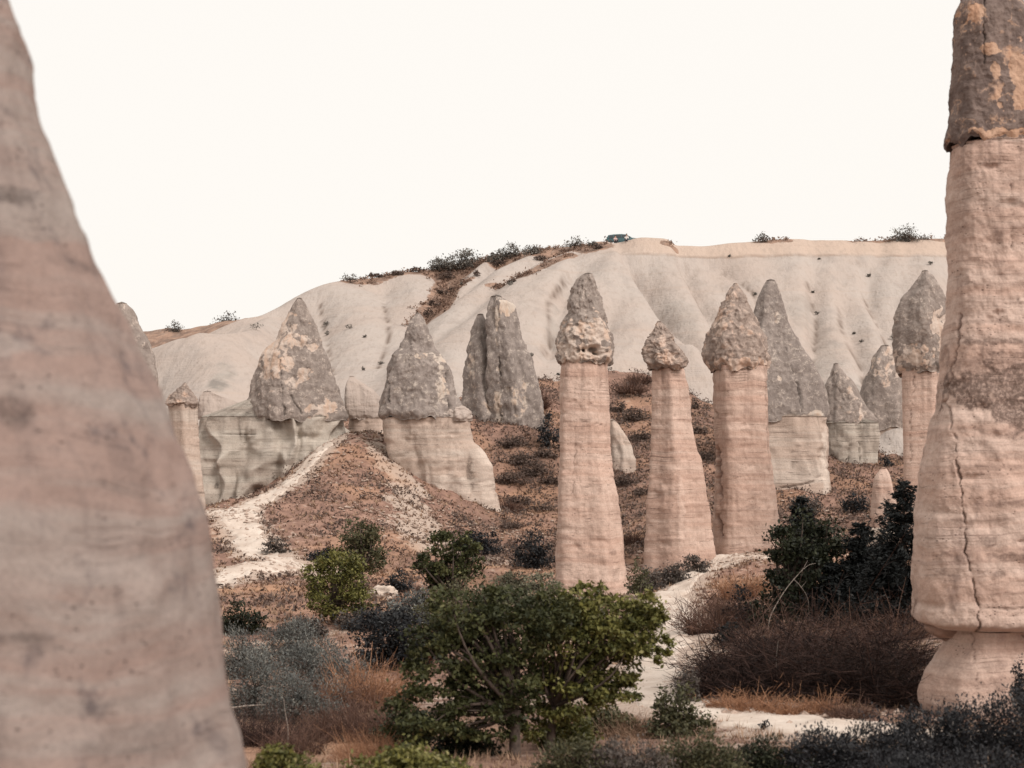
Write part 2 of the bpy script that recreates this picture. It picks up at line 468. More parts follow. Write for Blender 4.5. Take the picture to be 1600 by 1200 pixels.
SC = 20.0
def _tps(d2):
    return 0.5 * d2 * np.log(np.maximum(d2, 1e-9))
_P = W[:, :2] / SC
_n = len(_P)
_K = _tps(((_P[:, None] - _P[None]) ** 2).sum(-1)) + np.eye(_n) * 0.012
_A = np.zeros((_n + 3, _n + 3))
_A[:_n, :_n] = _K
_A[:_n, _n] = 1; _A[:_n, _n + 1:] = _P
_A[_n, :_n] = 1; _A[_n + 1:, :_n] = _P.T
_sol = np.linalg.solve(_A, np.concatenate([W[:, 2], np.zeros(3)]))

def ground_z(x, y):
    x = np.asarray(x, float); y = np.asarray(y, float)
    shp = np.broadcast(x, y).shape
    x = np.broadcast_to(x, shp).ravel(); y = np.broadcast_to(y, shp).ravel()
    q = np.stack([np.clip(x, -52, 52), np.clip(y, -15, 170)], -1) / SC
    z = np.full(len(q), _sol[_n]) + q @ _sol[_n + 1:]
    for k in range(_n):
        z += _sol[k] * _tps(((q - _P[k]) ** 2).sum(-1))
    p = np.stack([x, y, np.zeros_like(x)], -1)
    far = np.clip((y - 40) / 40, 0, 1)
    z = z + fbm(p * 0.35, 3, 3) * (0.10 + 0.22 * far) + fbm(p * 1.6, 2, 9) * (0.03 + 0.06 * far)
    return z.reshape(shp)

# ------------------------------------------------------------------ the pale hill behind
def catmull(pts, n=12):
    p = np.array(pts, float)
    p = np.vstack([2 * p[0] - p[1], p, 2 * p[-1] - p[-2]])
    out = []
    for i in range(1, len(p) - 2):
        for s in np.arange(n) / n:
            a, b, c, d = p[i - 1:i + 3]
            out.append(0.5 * (2 * b + (c - a) * s + (2 * a - 5 * b + 4 * c - d) * s * s + (3 * b - a - 3 * c + d) * s ** 3))
    out.append(p[-2])
    return np.array(out)

CREST = [(-300, 585, 170), (60, 575, 172), (225, 548, 176), (330, 528, 182), (400, 497, 188), (470, 466, 193), (540, 441, 197), (620, 430, 201), (690, 418, 204), (770, 402, 203),
         (850, 392, 198), (920, 385, 193), (965, 380, 191), (1005, 374, 190), (1060, 378, 190), (1120, 380, 190), (1200, 377, 191), (1330, 375, 192), (1475, 372, 192), (1750, 372, 190), (2100, 380, 185)]
SPURS = [  # points, side slope, rounding
    (CREST, 0.95, 3.0),
    ([(200, 560, 158), (260, 536, 154), (318, 524, 151), (345, 548, 145), (335, 600, 137), (330, 650, 128)], 0.85, 5.0),
    ([(318, 524, 151), (390, 516, 160), (420, 495, 178)], 0.8, 2.5),
    ([(400, 497, 187), (470, 530, 172), (480, 590, 152), (470, 640, 138), (470, 690, 126)], 0.55, 7.0),
    ([(540, 441, 196), (575, 470, 186), (585, 530, 168), (570, 590, 150), (560, 640, 136), (560, 690, 124)], 0.6, 8.0),
    ([(640, 428, 201), (660, 440, 196), (640, 480, 184), (620, 540, 166), (610, 600, 148)], 0.7, 6.0),
    ([(765, 405, 201), (742, 428, 194), (716, 462, 184), (695, 495, 174)], 0.95, 1.2),
    ([(850, 393, 197), (800, 415, 191), (770, 440, 183), (735, 465, 176), (700, 505, 165), (650, 560, 150), (610, 620, 136)], 0.75, 3.5),
    ([(925, 386, 192), (880, 402, 188), (835, 428, 181), (795, 470, 168), (745, 505, 158), (700, 560, 146), (690, 620, 134)], 0.72, 4.5),
    ([(960, 382, 190), (905, 410, 184), (850, 450, 172), (820, 500, 160), (825, 560, 150)], 0.75, 4.5),
    ([(1000, 376, 189), (950, 410, 181), (905, 460, 168), (885, 520, 156), (868, 575, 147)], 0.7, 5.0),
    ([(1005, 376, 189), (985, 430, 178), (985, 500, 162), (960, 560, 150)], 0.72, 5.0),
    ([(1040, 378, 189), (1035, 420, 180), (1065, 480, 166), (1080, 520, 157), (1085, 545, 150)], 0.75, 4.0),
    ([(1075, 380, 189), (1085, 430, 178), (1120, 500, 164), (1130, 580, 150), (1125, 610, 146)], 0.7, 5.0),
    ([(1150, 380, 189), (1165, 440, 178), (1180, 520, 164), (1190, 620, 146)], 0.6, 7.0),
    ([(1230, 379, 190), (1235, 450, 178), (1230, 540, 162), (1235, 640, 142)], 0.6, 7.0),
    ([(1300, 378, 190), (1300, 450, 178), (1290, 530, 163), (1280, 620, 146)], 0.62, 5.0),
    ([(1350, 376, 190), (1345, 450, 178), (1330, 520, 165), (1322, 600, 150), (1318, 680, 136)], 0.8, 3.0),
    ([(1400, 375, 190), (1375, 470, 172), (1365, 530, 160), (1385, 590, 149), (1398, 640, 140), (1400, 700, 132)], 0.8, 3.0),
    ([(1440, 374, 190), (1430, 470, 172), (1425, 560, 156), (1430, 660, 138)], 0.7, 5.0),
    ([(1560, 374, 190), (1550, 480, 170), (1540, 600, 150), (1540, 700, 134)], 0.7, 6.0),
    ([(1750, 374, 188), (1740, 500, 168), (1730, 640, 142)], 0.7, 6.0),
    ([(60, 575, 170), (90, 600, 150), (100, 660, 132)], 0.7, 6.0),
]
SPL = []
for pts, k, w in SPURS:
    SPL.append((catmull([at(*p) for p in pts], 5), k, w))
_cr = SPL[0][0]

CREASES = []
def seg_dist(x, y, pts):
    best = np.full(np.shape(x), 1e9)
    for a, b in zip(pts[:-1], pts[1:]):
        dx, dy = b[0] - a[0], b[1] - a[1]
        s = np.clip(((x - a[0]) * dx + (y - a[1]) * dy) / (dx * dx + dy * dy + 1e-9), 0, 1)
        best = np.minimum(best, np.hypot(x - a[0] - s * dx, y - a[1] - s * dy))
    return best

def hill_z(x, y):
    x = np.asarray(x, float); y = np.asarray(y, float)
    shp = np.broadcast(x, y).shape
    x = np.broadcast_to(x, shp).ravel(); y = np.broadcast_to(y, shp).ravel()
    px = np.stack([x, y, np.zeros_like(x)], -1)
    # wandering of the folds
    wx = x + fbm(px * 0.05, 2, 31) * 0.9
    wy = y
    cz = np.interp(x, _cr[:, 0], _cr[:, 2]); cy = np.interp(x, _cr[:, 0], _cr[:, 1])
    t = (y - 126) / (cy - 126)
    base = -8.0 + (cz + 3.0) * np.clip(t, -0.3, 1.0) ** 1.0 - np.where(t > 1, 0.0, 0.0)
    acc = np.exp(np.clip(base / 0.4, -80, 80))
    for poly, k, w in SPL:
        best = np.full(len(x), 1e9); bz = np.zeros(len(x))
        for i in range(len(poly) - 1):
            a, b = poly[i], poly[i + 1]
            dx, dy = b[0] - a[0], b[1] - a[1]
            L = dx * dx + dy * dy + 1e-9
            s = np.clip(((wx - a[0]) * dx + (wy - a[1]) * dy) / L, 0, 1)
            d = (wx - a[0] - s * dx) ** 2 + (wy - a[1] - s * dy) ** 2
            m = d < best
            best = np.where(m, d, best)
            bz = np.where(m, a[2] + s * (b[2] - a[2]), bz)
        d = np.sqrt(best)
        z = bz - 1.3 * k * (np.sqrt(d * d + w * w * 0.5) - w * 0.7071)
        acc += np.exp(np.clip(z / 0.4, -80, 80))
    z = 0.4 * np.log(acc)
    hgt = np.clip((cz - z) / 6, 0, 1)
    # runnels down the slope and small hummocks
    run = ridged(np.stack([x * 0.28 + fbm(px * 0.05, 2, 4) * 1.5, y * 0.03, np.zeros_like(x)], -1), 2, 21)
    z = z - (run - 0.9) * (0.12 + 0.5 * sstep(22, 30, x) * sstep(150, 140, y)) * hgt + fbm(px * np.array([0.12, 0.06, 1]), 2, 77) * 0.3 * hgt
    # ledge at the foot of the uppermost bed on the right
    lz = 26.0 + fbm(px * 0.1, 2, 8) * 0.5
    z = z - 0.35 * np.exp(-((z - lz) / 0.35) ** 2) * sstep(8, 18, x)
    for L, wd, dp in CREASES:               # V-shaped creases between the folds
        dd = seg_dist(x, y, L)
        if dp >= 1.6:                       # the fold on one side stands proud of the next
            (ax, ay), (bx, by) = L[0], L[-1]
            sd_ = ((bx - ax) * (y - ay) - (by - ay) * (x - ax)) / np.hypot(bx - ax, by - ay)
            z = z - 0.42 * dp * np.tanh(sd_ / 0.5) * np.exp(-dd / 6.0)
            z = z - 0.45 * dp * np.exp(-dd / wd)
        else:
            z = z - dp * np.exp(-dd / (wd * 1.7))
    return z.reshape(shp)

def surf_z(x, y):
    return np.maximum(ground_z(x, y), np.where(np.asarray(y) > 118, hill_z(x, y), -99))

def hit(px, py, y0=14.0, y1=215.0, hill=False):
    """the point of the ground (or hill) seen at a photo pixel"""
    Y = np.concatenate([np.arange(y0, 60, 0.25), np.arange(max(60, y0), y1, 0.5)]) if y0 < 60 else np.arange(y0, y1, 0.4)
    X = (px - 800) / F * Y
    Z = (HZ - py) / F * Y
    S = surf_z(X, Y) if hill else ground_z(X, Y)
    k = np.nonzero(S >= Z)[0]
    i = k[0] if len(k) else int(np.argmin(Z - S))
    return np.array([X[i], Y[i], S[i]])

CREASE_PX = [([(978, 410), (1000, 430), (1020, 470), (1045, 505), (1060, 525), (1085, 545)], 1.9, 3.2), ([(1064, 408), (1085, 440), (1108, 485), (1125, 520)], 1.9, 3.0), ([(885, 432), (862, 470), (855, 490), (862, 515), (850, 545)], 1.6, 2.4),
                        ([(1130, 412), (1175, 445), (1190, 480)], 0.9, 0.9), ([(1262, 440), (1268, 470), (1276, 500), (1270, 550), (1262, 600)], 1.2, 1.6), ([(1350, 450), (1370, 485), (1395, 540), (1400, 570)], 1.4, 2.0),
                        ([(1310, 470), (1318, 520), (1345, 560), (1350, 600)], 1.2, 1.6), ([(500, 470), (510, 520), (520, 580)], 0.9, 0.6), ([(600, 470), (608, 520), (590, 570)], 0.9, 0.6)]
_cr_new = []
for pts, wd, dp in CREASE_PX:
    pts = catmull([np.array([a, b, 0.0]) for a, b in pts], 3)
    _cr_new.append(([hit(a, b, 120, 212, True)[:2] for a, b, _ in pts], wd, dp))
CREASES.extend(_cr_new)

# paths across the ground
PATHS = []
def path_pts(px_list):
    pts = [np.append(hit(a, b)[:2], w) for a, b, w in px_list]
    return catmull(pts, 10)
PATHS.append(path_pts([(325, 916, 1.0), (370, 897, 1.0), (420, 888, 1.1), (465, 890, 0.9), (500, 893, 0.5)]))
PATHS.append(path_pts([(468, 888, 0.8), (430, 872, 0.9), (395, 858, 1.1), (385, 835, 1.2), (372, 815, 1.4), (380, 797, 1.2), (425, 772, 1.0), (455, 750, 0.9), (485, 722, 0.9), (505, 700, 0.8), (522, 684, 0.6)]))
PATHS.append(path_pts([(372, 815, 1.2), (345, 806, 1.0), (318, 803, 0.9)]))
PATHS.append(path_pts([(1480, 1158, 0.9), (1380, 1150, 1.1), (1260, 1136, 1.2), (1160, 1120, 1.1), (1080, 1104, 0.9), (1020, 1088, 0.9), (1012, 1062, 0.9), (1035, 1018, 0.8), (1055, 975, 0.8),
                       (1048, 940, 0.9), (1066, 915, 1.0), (1098, 897, 1.0), (1135, 880, 1.1), (1120, 862, 1.2), (1105, 852, 1.0)]))
PATHS.append(path_pts([(1135, 882, 1.0), (1165, 874, 0.8), (1200, 872, 0.5)]))
SCREE = (path_pts([(606, 712, 0.5), (622, 745, 0.8), (642, 790, 1.0), (664, 830, 1.3), (690, 862, 1.0)]))   # bare scree strip beside the mound

def build_ground():
    ys = np.concatenate([np.arange(-40, 8, 4.0), np.arange(8, 60, 0.36), np.arange(60, 150, 0.5), np.arange(150, 200, 2.5), np.geomspace(200, 900, 14)])
    xs = np.concatenate([-np.geomspace(46, 700, 14)[::-1], np.arange(-44, -26, 0.8), np.arange(-26, 34, 0.33), np.arange(34, 50, 0.8), np.geomspace(52, 700, 14)])
    X, Yg = np.meshgrid(xs, ys)
    Z = ground_z(X, Yg)
    x, y, z = X.ravel(), Yg.ravel(), Z.ravel()
    p = np.stack([x, y, 0 * x], -1)
    cover = np.full(len(x), 0.62)
    mound = np.exp(-(((x - at(545, 780, 98)[0]) / 6.0) ** 2 + ((y - 99) / 12.0) ** 2))
    cover = cover + 0.25 * mound
    pm = np.zeros(len(x))
    for P in PATHS:
        d = seg_dist(x, y, P[::4])
        pm = np.maximum(pm, 1 - sstep(0.5, 2.2, d))
    cover = cover - 0.7 * pm
    cover = cover - 0.75 * (1 - sstep(0.3, 2.6, seg_dist(x, y, SCREE[::4]) + fbm(p * 0.5, 3, 44) * 1.2))
    foot = np.exp(-(((x - at(735, 840, 97)[0]) / 3.5) ** 2 + ((y - 95) / 7.0) ** 2))
    cover = cover - 0.35 * foot
    cover += fbm(p * 0.12, 3, 55) * 0.35
    orange = np.clip(sstep(0.05, 0.35, fbm(p * 0.16 + 3.3, 3, 66)), 0, 1) * (1 - pm) * sstep(50, 60, y) * 0.45
    for (a, b, ra, rb) in [(400, 925, 4, 3), (640, 895, 5, 3), (800, 885, 4, 2), (1140, 915, 2.2, 3), (985, 840, 3, 3), (560, 1160, 3, 3), (830, 790, 2.5, 5)]:
        h = hit(a, b)
        orange = np.maximum(orange, np.exp(-(((x - h[0]) / ra) ** 2 + ((y - h[1]) / rb) ** 2)) * (1 - pm))
    dark_ground = np.zeros(len(x))  # ground coloured darker brown at the thickets, trees and back slope
    for (a, b, ra, rb) in [(1250, 1055, 5, 5), (420, 1100, 2.5, 4), (820, 1120, 4, 6), (1320, 960, 5, 5), (1350, 1190, 5, 4)]:
        h = hit(a, b)
        dark_ground = np.maximum(dark_ground, np.exp(-(((x - h[0]) / ra) ** 2 + ((y - h[1]) / rb) ** 2)) * (1 - pm) * 0.6)
    slope = sstep(-6, -1, x) * sstep(88, 100, y)
    dark_ground = np.maximum(dark_ground, 0.45 * slope * np.clip(0.6 + fbm(p * 0.2, 3, 99) * 1.4, 0, 1))
    cover = cover + 0.25 * slope
    o = link_mesh('ground', np.stack([x, y, z], -1), grid_faces(len(ys), len(xs)), M['ground'], attrs={'cover': cover, 'orange': orange, 'dark_ground': dark_ground})
    tag(o, kind='structure')

def build_paths():
    for P in PATHS:
        d = np.diff(P[:, :2], axis=0)
        s = np.concatenate([[0], np.cumsum(np.hypot(d[:, 0], d[:, 1]))])
        n = max(20, int(s[-1] / 0.22))
        ss = np.linspace(0, s[-1], n)
        c = np.stack([np.interp(ss, s, P[:, 0]), np.interp(ss, s, P[:, 1])], -1)
        w = np.interp(ss, s, P[:, 2]) * 0.8
        tdir = np.gradient(c, axis=0)
        tdir /= np.linalg.norm(tdir, axis=1)[:, None] + 1e-9
        nn = np.stack([-tdir[:, 1], tdir[:, 0]], -1)
        q = np.stack([ss * 0.9, 0 * ss, 0 * ss], -1)
        wl = w * (1 + 0.8 * fbm(q, 3, 5)); wr = w * (1 + 0.8 * fbm(q + 40, 3, 6))
        m = 13
        u = np.linspace(-1, 1, m)
        off = np.where(u[None] < 0, wl[:, None] * u[None], wr[:, None] * u[None])
        X = c[:, 0:1] + nn[:, 0:1] * off
        Yp = c[:, 1:2] + nn[:, 1:2] * off
        lift = np.where(np.abs(u) > 0.97, -0.10, 0.06 - 0.02 * (1 - np.abs(u)))
        Z = ground_z(X, Yp) + lift[None]
        tag(link_mesh('path', np.stack([X, Yp, Z], -1).reshape(-1, 3), grid_faces(n, m), M['path']), kind='structure')

SOIL_LINES = [([(545, 438), (610, 428), (680, 420)], 2.2, 1), ([(690, 428), (700, 445), (690, 468), (672, 492), (655, 515)], 2.0, 1),
              ([(700, 425), (745, 412), (800, 404), (870, 394), (935, 388)], 2.6, 1), ([(890, 398), (850, 415), (815, 432), (770, 446)], 1.3, 1), ([(730, 438), (705, 465), (690, 490)], 1.3, 1),
              ([(1040, 380), (1052, 388)], 1.0, 1), ([(1185, 377), (1230, 376)], 1.0, 1), ([(1330, 375), (1475, 374)], 1.2, 1)]

def build_hill():
    ys = np.concatenate([np.arange(112, 210, 0.5), np.arange(210, 330, 12.0)])
    xs = np.concatenate([np.arange(-150, -52, 4.0), np.arange(-52, 62, 0.38), np.arange(62, 150, 4.0)])
    X, Yg = np.meshgrid(xs, ys)
    Z = hill_z(X, Yg)
    # behind the crest the hill goes on as a plateau
    cy = np.interp(xs, _cr[:, 0], _cr[:, 1]); cz = np.interp(xs, _cr[:, 0], _cr[:, 2])
    Z = np.where(Yg > cy[None] + 5, np.maximum(Z, cz[None] - 1.6), Z)
    x, y, z = X.ravel(), Yg.ravel(), Z.ravel()
    soil = np.zeros(len(x))
    for pts, w, v in SOIL_LINES:
        L = [hit(a, b, 120, 212, True)[:2] for a, b in pts]
        soil = np.maximum(soil, (1 - sstep(0.25 * w, 1.25 * w, seg_dist(x, y, L))) * v)
    soil = np.maximum(soil, sstep(2, 5, y - np.interp(x, _cr[:, 0], _cr[:, 1])) * 0.8)
    ppx = 800 + x / y * F; ppy = HZ - z / y * F
    grey = np.zeros(len(x))
    p = np.stack([x, y, z], -1)
    nz = fbm(p * 0.35, 3, 91)
    for (a, b, ra, rb, v) in [(345, 600, 28, 30, 0.9), (1390, 620, 22, 50, 0.9), (1330, 630, 30, 40, 0.7), (1250, 480, 25, 30, 0.3), (1070, 500, 40, 25, 0.3), (865, 520, 10, 40, 0.5), (470, 630, 80, 20, 0.5), (1290, 560, 30, 60, 0.35)]:
        e = 1 - np.hypot((ppx - a) / ra, (ppy - b) / rb) + nz * 0.8
        grey = np.maximum(grey, sstep(0.0, 0.35, e) * v)
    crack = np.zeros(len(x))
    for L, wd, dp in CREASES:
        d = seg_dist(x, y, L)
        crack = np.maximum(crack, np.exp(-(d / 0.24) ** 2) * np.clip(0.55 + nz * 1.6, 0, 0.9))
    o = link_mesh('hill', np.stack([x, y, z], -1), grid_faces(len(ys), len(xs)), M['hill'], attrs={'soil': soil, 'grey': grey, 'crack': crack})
    tag(o, kind='structure')
    # brown ridge far to the left
    c = catmull([at(-500, 545, 262), at(-100, 535, 262), at(150, 526, 262), at(230, 519, 262), at(300, 511, 260), at(380, 499, 258), at(470, 490, 258), at(600, 490, 258)], 14)
    rows = []
    for t in np.linspace(-1, 1, 26):
        e = c.copy()
        e[:, 1] += t * 45
        e[:, 2] -= abs(t) ** 1.5 * 26
        e[:, 2] += fbm(e * 0.12, 3, 12) * 1.0
        rows.append(e)
    v = np.array(rows).reshape(-1, 3)
    o = link_mesh('hill', v, grid_faces(26, len(c)), M['hill'], attrs={'soil': np.full(len(v), 0.72), 'grey': np.zeros(len(v)), 'crack': np.zeros(len(v))})
    tag(o, kind='structure')

build_ground()
build_paths()
build_hill()

# ------------------------------------------------------------------ rock towers
def rock_part(name, outline, Y, mat, parent, ratio=0.85, rows=120, cols=150, power=2.2, rough=0.05, seed=1, beds=0.012, ridge=0.05,
              spots=(), dents=(), flutes=None, cracks=(), vscale=0.45, faces_at=None, sharp=7.0, facet=True):
    """a rock body from its left/right outline (photo pixels at distance Y), round in plan, with ridges, beds, dents and cracks in the surface"""
    rows, cols = int(rows * 0.68), int(cols * 0.54)
    o = np.array(sorted(outline), float)
    py = np.linspace(o[0, 0], o[-1, 0], rows)
    xl = np.interp(py, o[:, 0], o[:, 1]); xr = np.interp(py, o[:, 0], o[:, 2])
    ker = np.ones(5) / 5
    def sm(a):
        return np.convolve(np.pad(a, 2, mode='edge'), ker, 'valid')
    xl, xr = sm(xl), sm(xr)
    s = Y / F
    z = (HZ - py) * s
    cx = ((xl + xr) / 2 - 800) * s
    hx = (xr - xl) / 2 * s
    th = np.linspace(0, 2 * np.pi, cols, endpoint=False)
    th = th - 0.5 * np.sin(th - 1.5 * np.pi)      # finer on the side towards the valley
    ct, st = np.cos(th), np.sin(th)
    e = 2 / power
    ux = np.sign(ct) * np.abs(ct) ** e
    uy = np.sign(st) * np.abs(st) ** e
    if facet and power < 2.9:                       # blunt polygon in plan: broad faces meeting at worn edges
        rg = np.random.default_rng(seed * 7 + 1)
        fa = [math.radians(a) for a in faces_at] if faces_at else list(np.arange(5) * 2 * np.pi / 5 + rg.uniform(-0.35, 0.35, 5) + rg.uniform(0, 6))
        fa += [math.radians(a) for a in (20, 90, 160)] if faces_at else []
        den = sum(np.maximum(np.cos(th - a), 0) ** sharp for a in fa) + 0.02
        rad = np.minimum(den ** (-1 / sharp), 1.6)
        ux, uy = rad * ct, rad * st
        lo, hi = ux.min(), ux.max()
        ux = (ux - lo) / (hi - lo) * 2 - 1
        uy = uy / max(abs(uy.min()), abs(uy.max()))
    hm = np.maximum(hx, 0.0)
    R = np.percentile(hx, 80)
    X = cx[:, None] + hm[:, None] * ux[None]
    Yv = Y + hm[:, None] * ratio * uy[None]
    Zv = np.repeat(z[:, None], cols, 1)
    P = np.stack([X, Yv, Zv], -1).reshape(-1, 3)
    nrm = np.stack([np.repeat(ct[None], rows, 0), np.repeat(st[None], rows, 0), np.zeros((rows, cols))], -1).reshape(-1, 3)
    hh = np.repeat(hm[:, None], cols, 1).ravel()
    q = P / R
    fade = np.clip(hh / (0.35 * R), 0.15, 1)
    d = ridge * R * fbm(q * np.array([1.5, 1.5, vscale]), 3, seed) * 1.6
    d += rough * R * fbm(q * np.array([3.2, 3.2, 2.4]), 4, seed + 50)
    d += rough * 0.35 * R * fbm(q * np.array([11, 11, 9]), 3, seed + 90)
    zb = P[:, 2] + fbm(P * 0.2, 2, seed) * 0.6
    d += beds * 0.75 * R * fbm(np.stack([zb * 2.2, 0 * zb, 0 * zb + seed], -1), 4, seed + 3) * np.clip(0.75 + 2.2 * fbm(q * np.array([1.3, 1.3, 2.0]), 2, seed + 70), 0, 2)
    if flutes:
        amp, freq, p_top = flutes
        dn = np.clip((py - p_top) / (py[-1] - p_top), 0, 1)
        dn = np.repeat(dn[:, None], cols, 1).ravel()
        fl = ridged(np.stack([P[:, 0] * freq + fbm(P * 0.3, 2, 8) * 0.5, P[:, 2] * 0.12, 0 * dn], -1), 2, seed + 7)
        d += amp * (fl - 1.15) * (0.45 + 0.55 * dn)
    ppx = 800 + P[:, 0] / s; ppy = HZ - P[:, 2] / s
    front = P[:, 1] < Y + 0.2 * hh
    pale = np.zeros(len(P)); dark = np.zeros(len(P))
    nz = fbm(q * 4.5, 4, seed + 33)
    for (a, b, ra, rb, v) in spots:
        m = sstep(0.0, 0.25, 1 - np.hypot((ppx - a) / ra, (ppy - b) / rb) + nz * 0.9) * front
        if v > 0:
            pale = np.maximum(pale, m * v)
        else:
            dark = np.maximum(dark, -m * v)
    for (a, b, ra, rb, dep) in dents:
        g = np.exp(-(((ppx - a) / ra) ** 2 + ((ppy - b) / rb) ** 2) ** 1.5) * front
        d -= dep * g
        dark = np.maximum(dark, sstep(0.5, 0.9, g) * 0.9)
    for pts, wpx, dep in cracks:
        pts = np.array(pts, float)
        jig = fbm(np.stack([ppy * 0.06, 0 * ppy, 0 * ppy + seed], -1), 3, 5) * 5
        dd = seg_dist(ppx + jig, ppy, pts)
        vary = np.clip(0.75 + 1.1 * fbm(np.stack([ppy * 0.035, ppx * 0.02, 0 * ppy + seed], -1), 3, 15), 0.12, 1.2)
        g = np.exp(-(dd / (wpx * 0.8 * vary)) ** 2) * front * np.clip(vary, 0, 1)
        d -= dep * 0.8 * g
        dark = np.maximum(dark, g * 0.9)
    if name in ('shaft', 'base', 'wall'):
        rg = np.random.default_rng(seed * 31 + 5)
        for _ in range(26):
            b = rg.uniform(py[2], py[-3]); k = int(np.argmin(abs(py - b)))
            a = rg.uniform(xl[k], xr[k])
            wv = (xr[k] - xl[k]) * rg.uniform(0.03, 0.10)
            g = np.exp(-(((ppx - a) / wv) ** 2 + ((ppy - b + nz * 2) / (wv * rg.uniform(0.25, 0.8))) ** 2) ** 1.5) * front
            d -= 0.028 * R * g
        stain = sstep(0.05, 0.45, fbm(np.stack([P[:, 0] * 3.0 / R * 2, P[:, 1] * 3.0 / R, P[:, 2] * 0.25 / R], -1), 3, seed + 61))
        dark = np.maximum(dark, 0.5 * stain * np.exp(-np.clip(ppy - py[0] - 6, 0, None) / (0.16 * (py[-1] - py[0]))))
    d *= fade
    P = P + nrm * d[:, None]
    if name == 'cap':
        low = np.repeat(sstep(0.80, 1.0, np.linspace(0, 1, rows))[:, None], cols, 1).ravel()
        P[:, 2] += low * min(0.16 * R, 0.30) * fbm(q * np.array([2.6, 2.6, 0.0]) + seed, 3, seed + 81)
    faces = [grid_faces(rows, cols, True)]
    top = np.array([[P[:cols, 0].mean(), P[:cols, 1].mean(), P[:cols, 2].mean() + hx[0] * 0.35]])
    bot = np.array([[P[-cols:, 0].mean(), P[-cols:, 1].mean(), P[-cols:, 2].mean()]])
    n = len(P)
    i = np.arange(cols)
    faces.append(np.stack([np.full(cols, n), (i + 1) % cols, i], -1))
    faces.append(np.stack([np.full(cols, n + 1), (rows - 1) * cols + i, (rows - 1) * cols + (i + 1) % cols], -1))
    faces[0] = faces[0][:, ::-1]
    V = np.vstack([P, top, bot])
    return link_mesh(name, V, faces, mat, parent, attrs={'pale': np.append(pale, [0, 0]), 'dark': np.append(dark, [0, 0])})

def tower(name, px, base_py, Y, label, group=None, cat='rock tower'):
    p = at(px, base_py, Y)
    return thing(name, p, label, cat, group)

# -- the three pillars in the middle
t = tower('rock_pillar', 922, 935, 75, 'tallest pale banded rock pillar with a pointed grey cap and a small dark cave in the cap', 'capped rock pillars')
rock_part('shaft', [(560, 877, 952), (600, 874, 954), (660, 874, 954), (700, 873, 953), (740, 871, 957), (775, 870, 963), (820, 869, 968), (870, 867, 974), (920, 866, 980), (975, 865, 985)], 75, M['shaft'], t,
          ratio=0.9, rows=300, cols=220, power=2.5, faces_at=(262, 325, 195), sharp=9.0, rough=0.03, ridge=0.055, beds=0.02, seed=2, vscale=0.12,
          cracks=[([(874, 661), (900, 659), (930, 662), (953, 668)], 1.1, 0.10), ([(898, 665), (896, 720), (893, 770)], 0.8, 0.04)],
          spots=[(955, 862, 9, 4, -0.6), (962, 895, 8, 12, -0.35), (925, 866, 12, 4, -0.4)])
rock_part('cap', [(428, 914, 924), (431, 909, 928), (437, 904, 931), (450, 898, 935), (470, 890, 941), (490, 885, 945), (505, 878, 948), (520, 871, 955), (540, 868, 957), (558, 868, 959), (566, 871, 957), (569, 880, 950)], 75, M['cap'], t,
          ratio=0.9, rows=150, cols=200, rough=0.11, ridge=0.07, seed=4, spots=[(928, 520, 30, 26, 0.6), (915, 553, 55, 16, 0.8), (885, 530, 20, 24, 0.35)],
          dents=[(909, 551, 3.2, 3.2, 0.5), (926, 549, 11, 6, 0.35), (932, 555, 6, 3, 0.4), (900, 552, 4, 4, 0.2)])
t = tower('rock_pillar', 1060, 895, 85, 'narrow rock pillar with a small lumpy mushroom cap and a flaring foot', 'capped rock pillars')
rock_part('shaft', [(571, 1018, 1066), (620, 1017, 1074), (660, 1016, 1079), (690, 1016, 1086), (720, 1014, 1096), (745, 1012, 1101), (780, 1010, 1107), (840, 1008, 1114), (880, 1005, 1118), (930, 1002, 1124)], 85, M['shaft'], t,
          ratio=0.8, rows=260, cols=200, power=2.0, faces_at=(232, 312), sharp=11.0, rough=0.03, ridge=0.05, beds=0.022, seed=12, vscale=0.10, spots=[(1060, 805, 6, 60, 0.5)])
rock_part('cap', [(502, 1027, 1033), (512, 1023, 1041), (525, 1018, 1049), (533, 1008, 1053), (548, 1004, 1064), (562, 1006, 1073), (570, 1010, 1073), (577, 1017, 1066)], 85, M['cap_pink'], t,
          ratio=0.9, rows=110, cols=170, rough=0.16, ridge=0.10, seed=15, spots=[(1040, 560, 16, 10, 0.6), (1012, 545, 10, 12, -0.25)])
t = tower('rock_pillar', 1165, 885, 87, 'stout banded rock pillar with a broad domed flaking cap and a dark fissure down one side', 'capped rock pillars')
rock_part('shaft', [(572, 1114, 1199), (640, 1114, 1201), (700, 1117, 1203), (740, 1117, 1208), (780, 1116, 1213), (830, 1114, 1218), (870, 1112, 1222), (930, 1108, 1228)], 87, M['shaft'], t,
          ratio=0.85, rows=280, cols=220, power=2.4, faces_at=(275, 335, 200), sharp=9.0, rough=0.03, ridge=0.055, beds=0.022, seed=22, vscale=0.12,
          cracks=[([(1118, 640), (1119, 700), (1121, 760), (1122, 835)], 2.2, 0.45), ([(1132, 592), (1132, 627)], 0.9, 0.12), ([(1192, 600), (1196, 680), (1199, 740)], 1.0, 0.08)],
          spots=[(1175, 792, 20, 4, -0.5), (1150, 796, 12, 3, -0.4), (1190, 845, 8, 4, -0.4)])
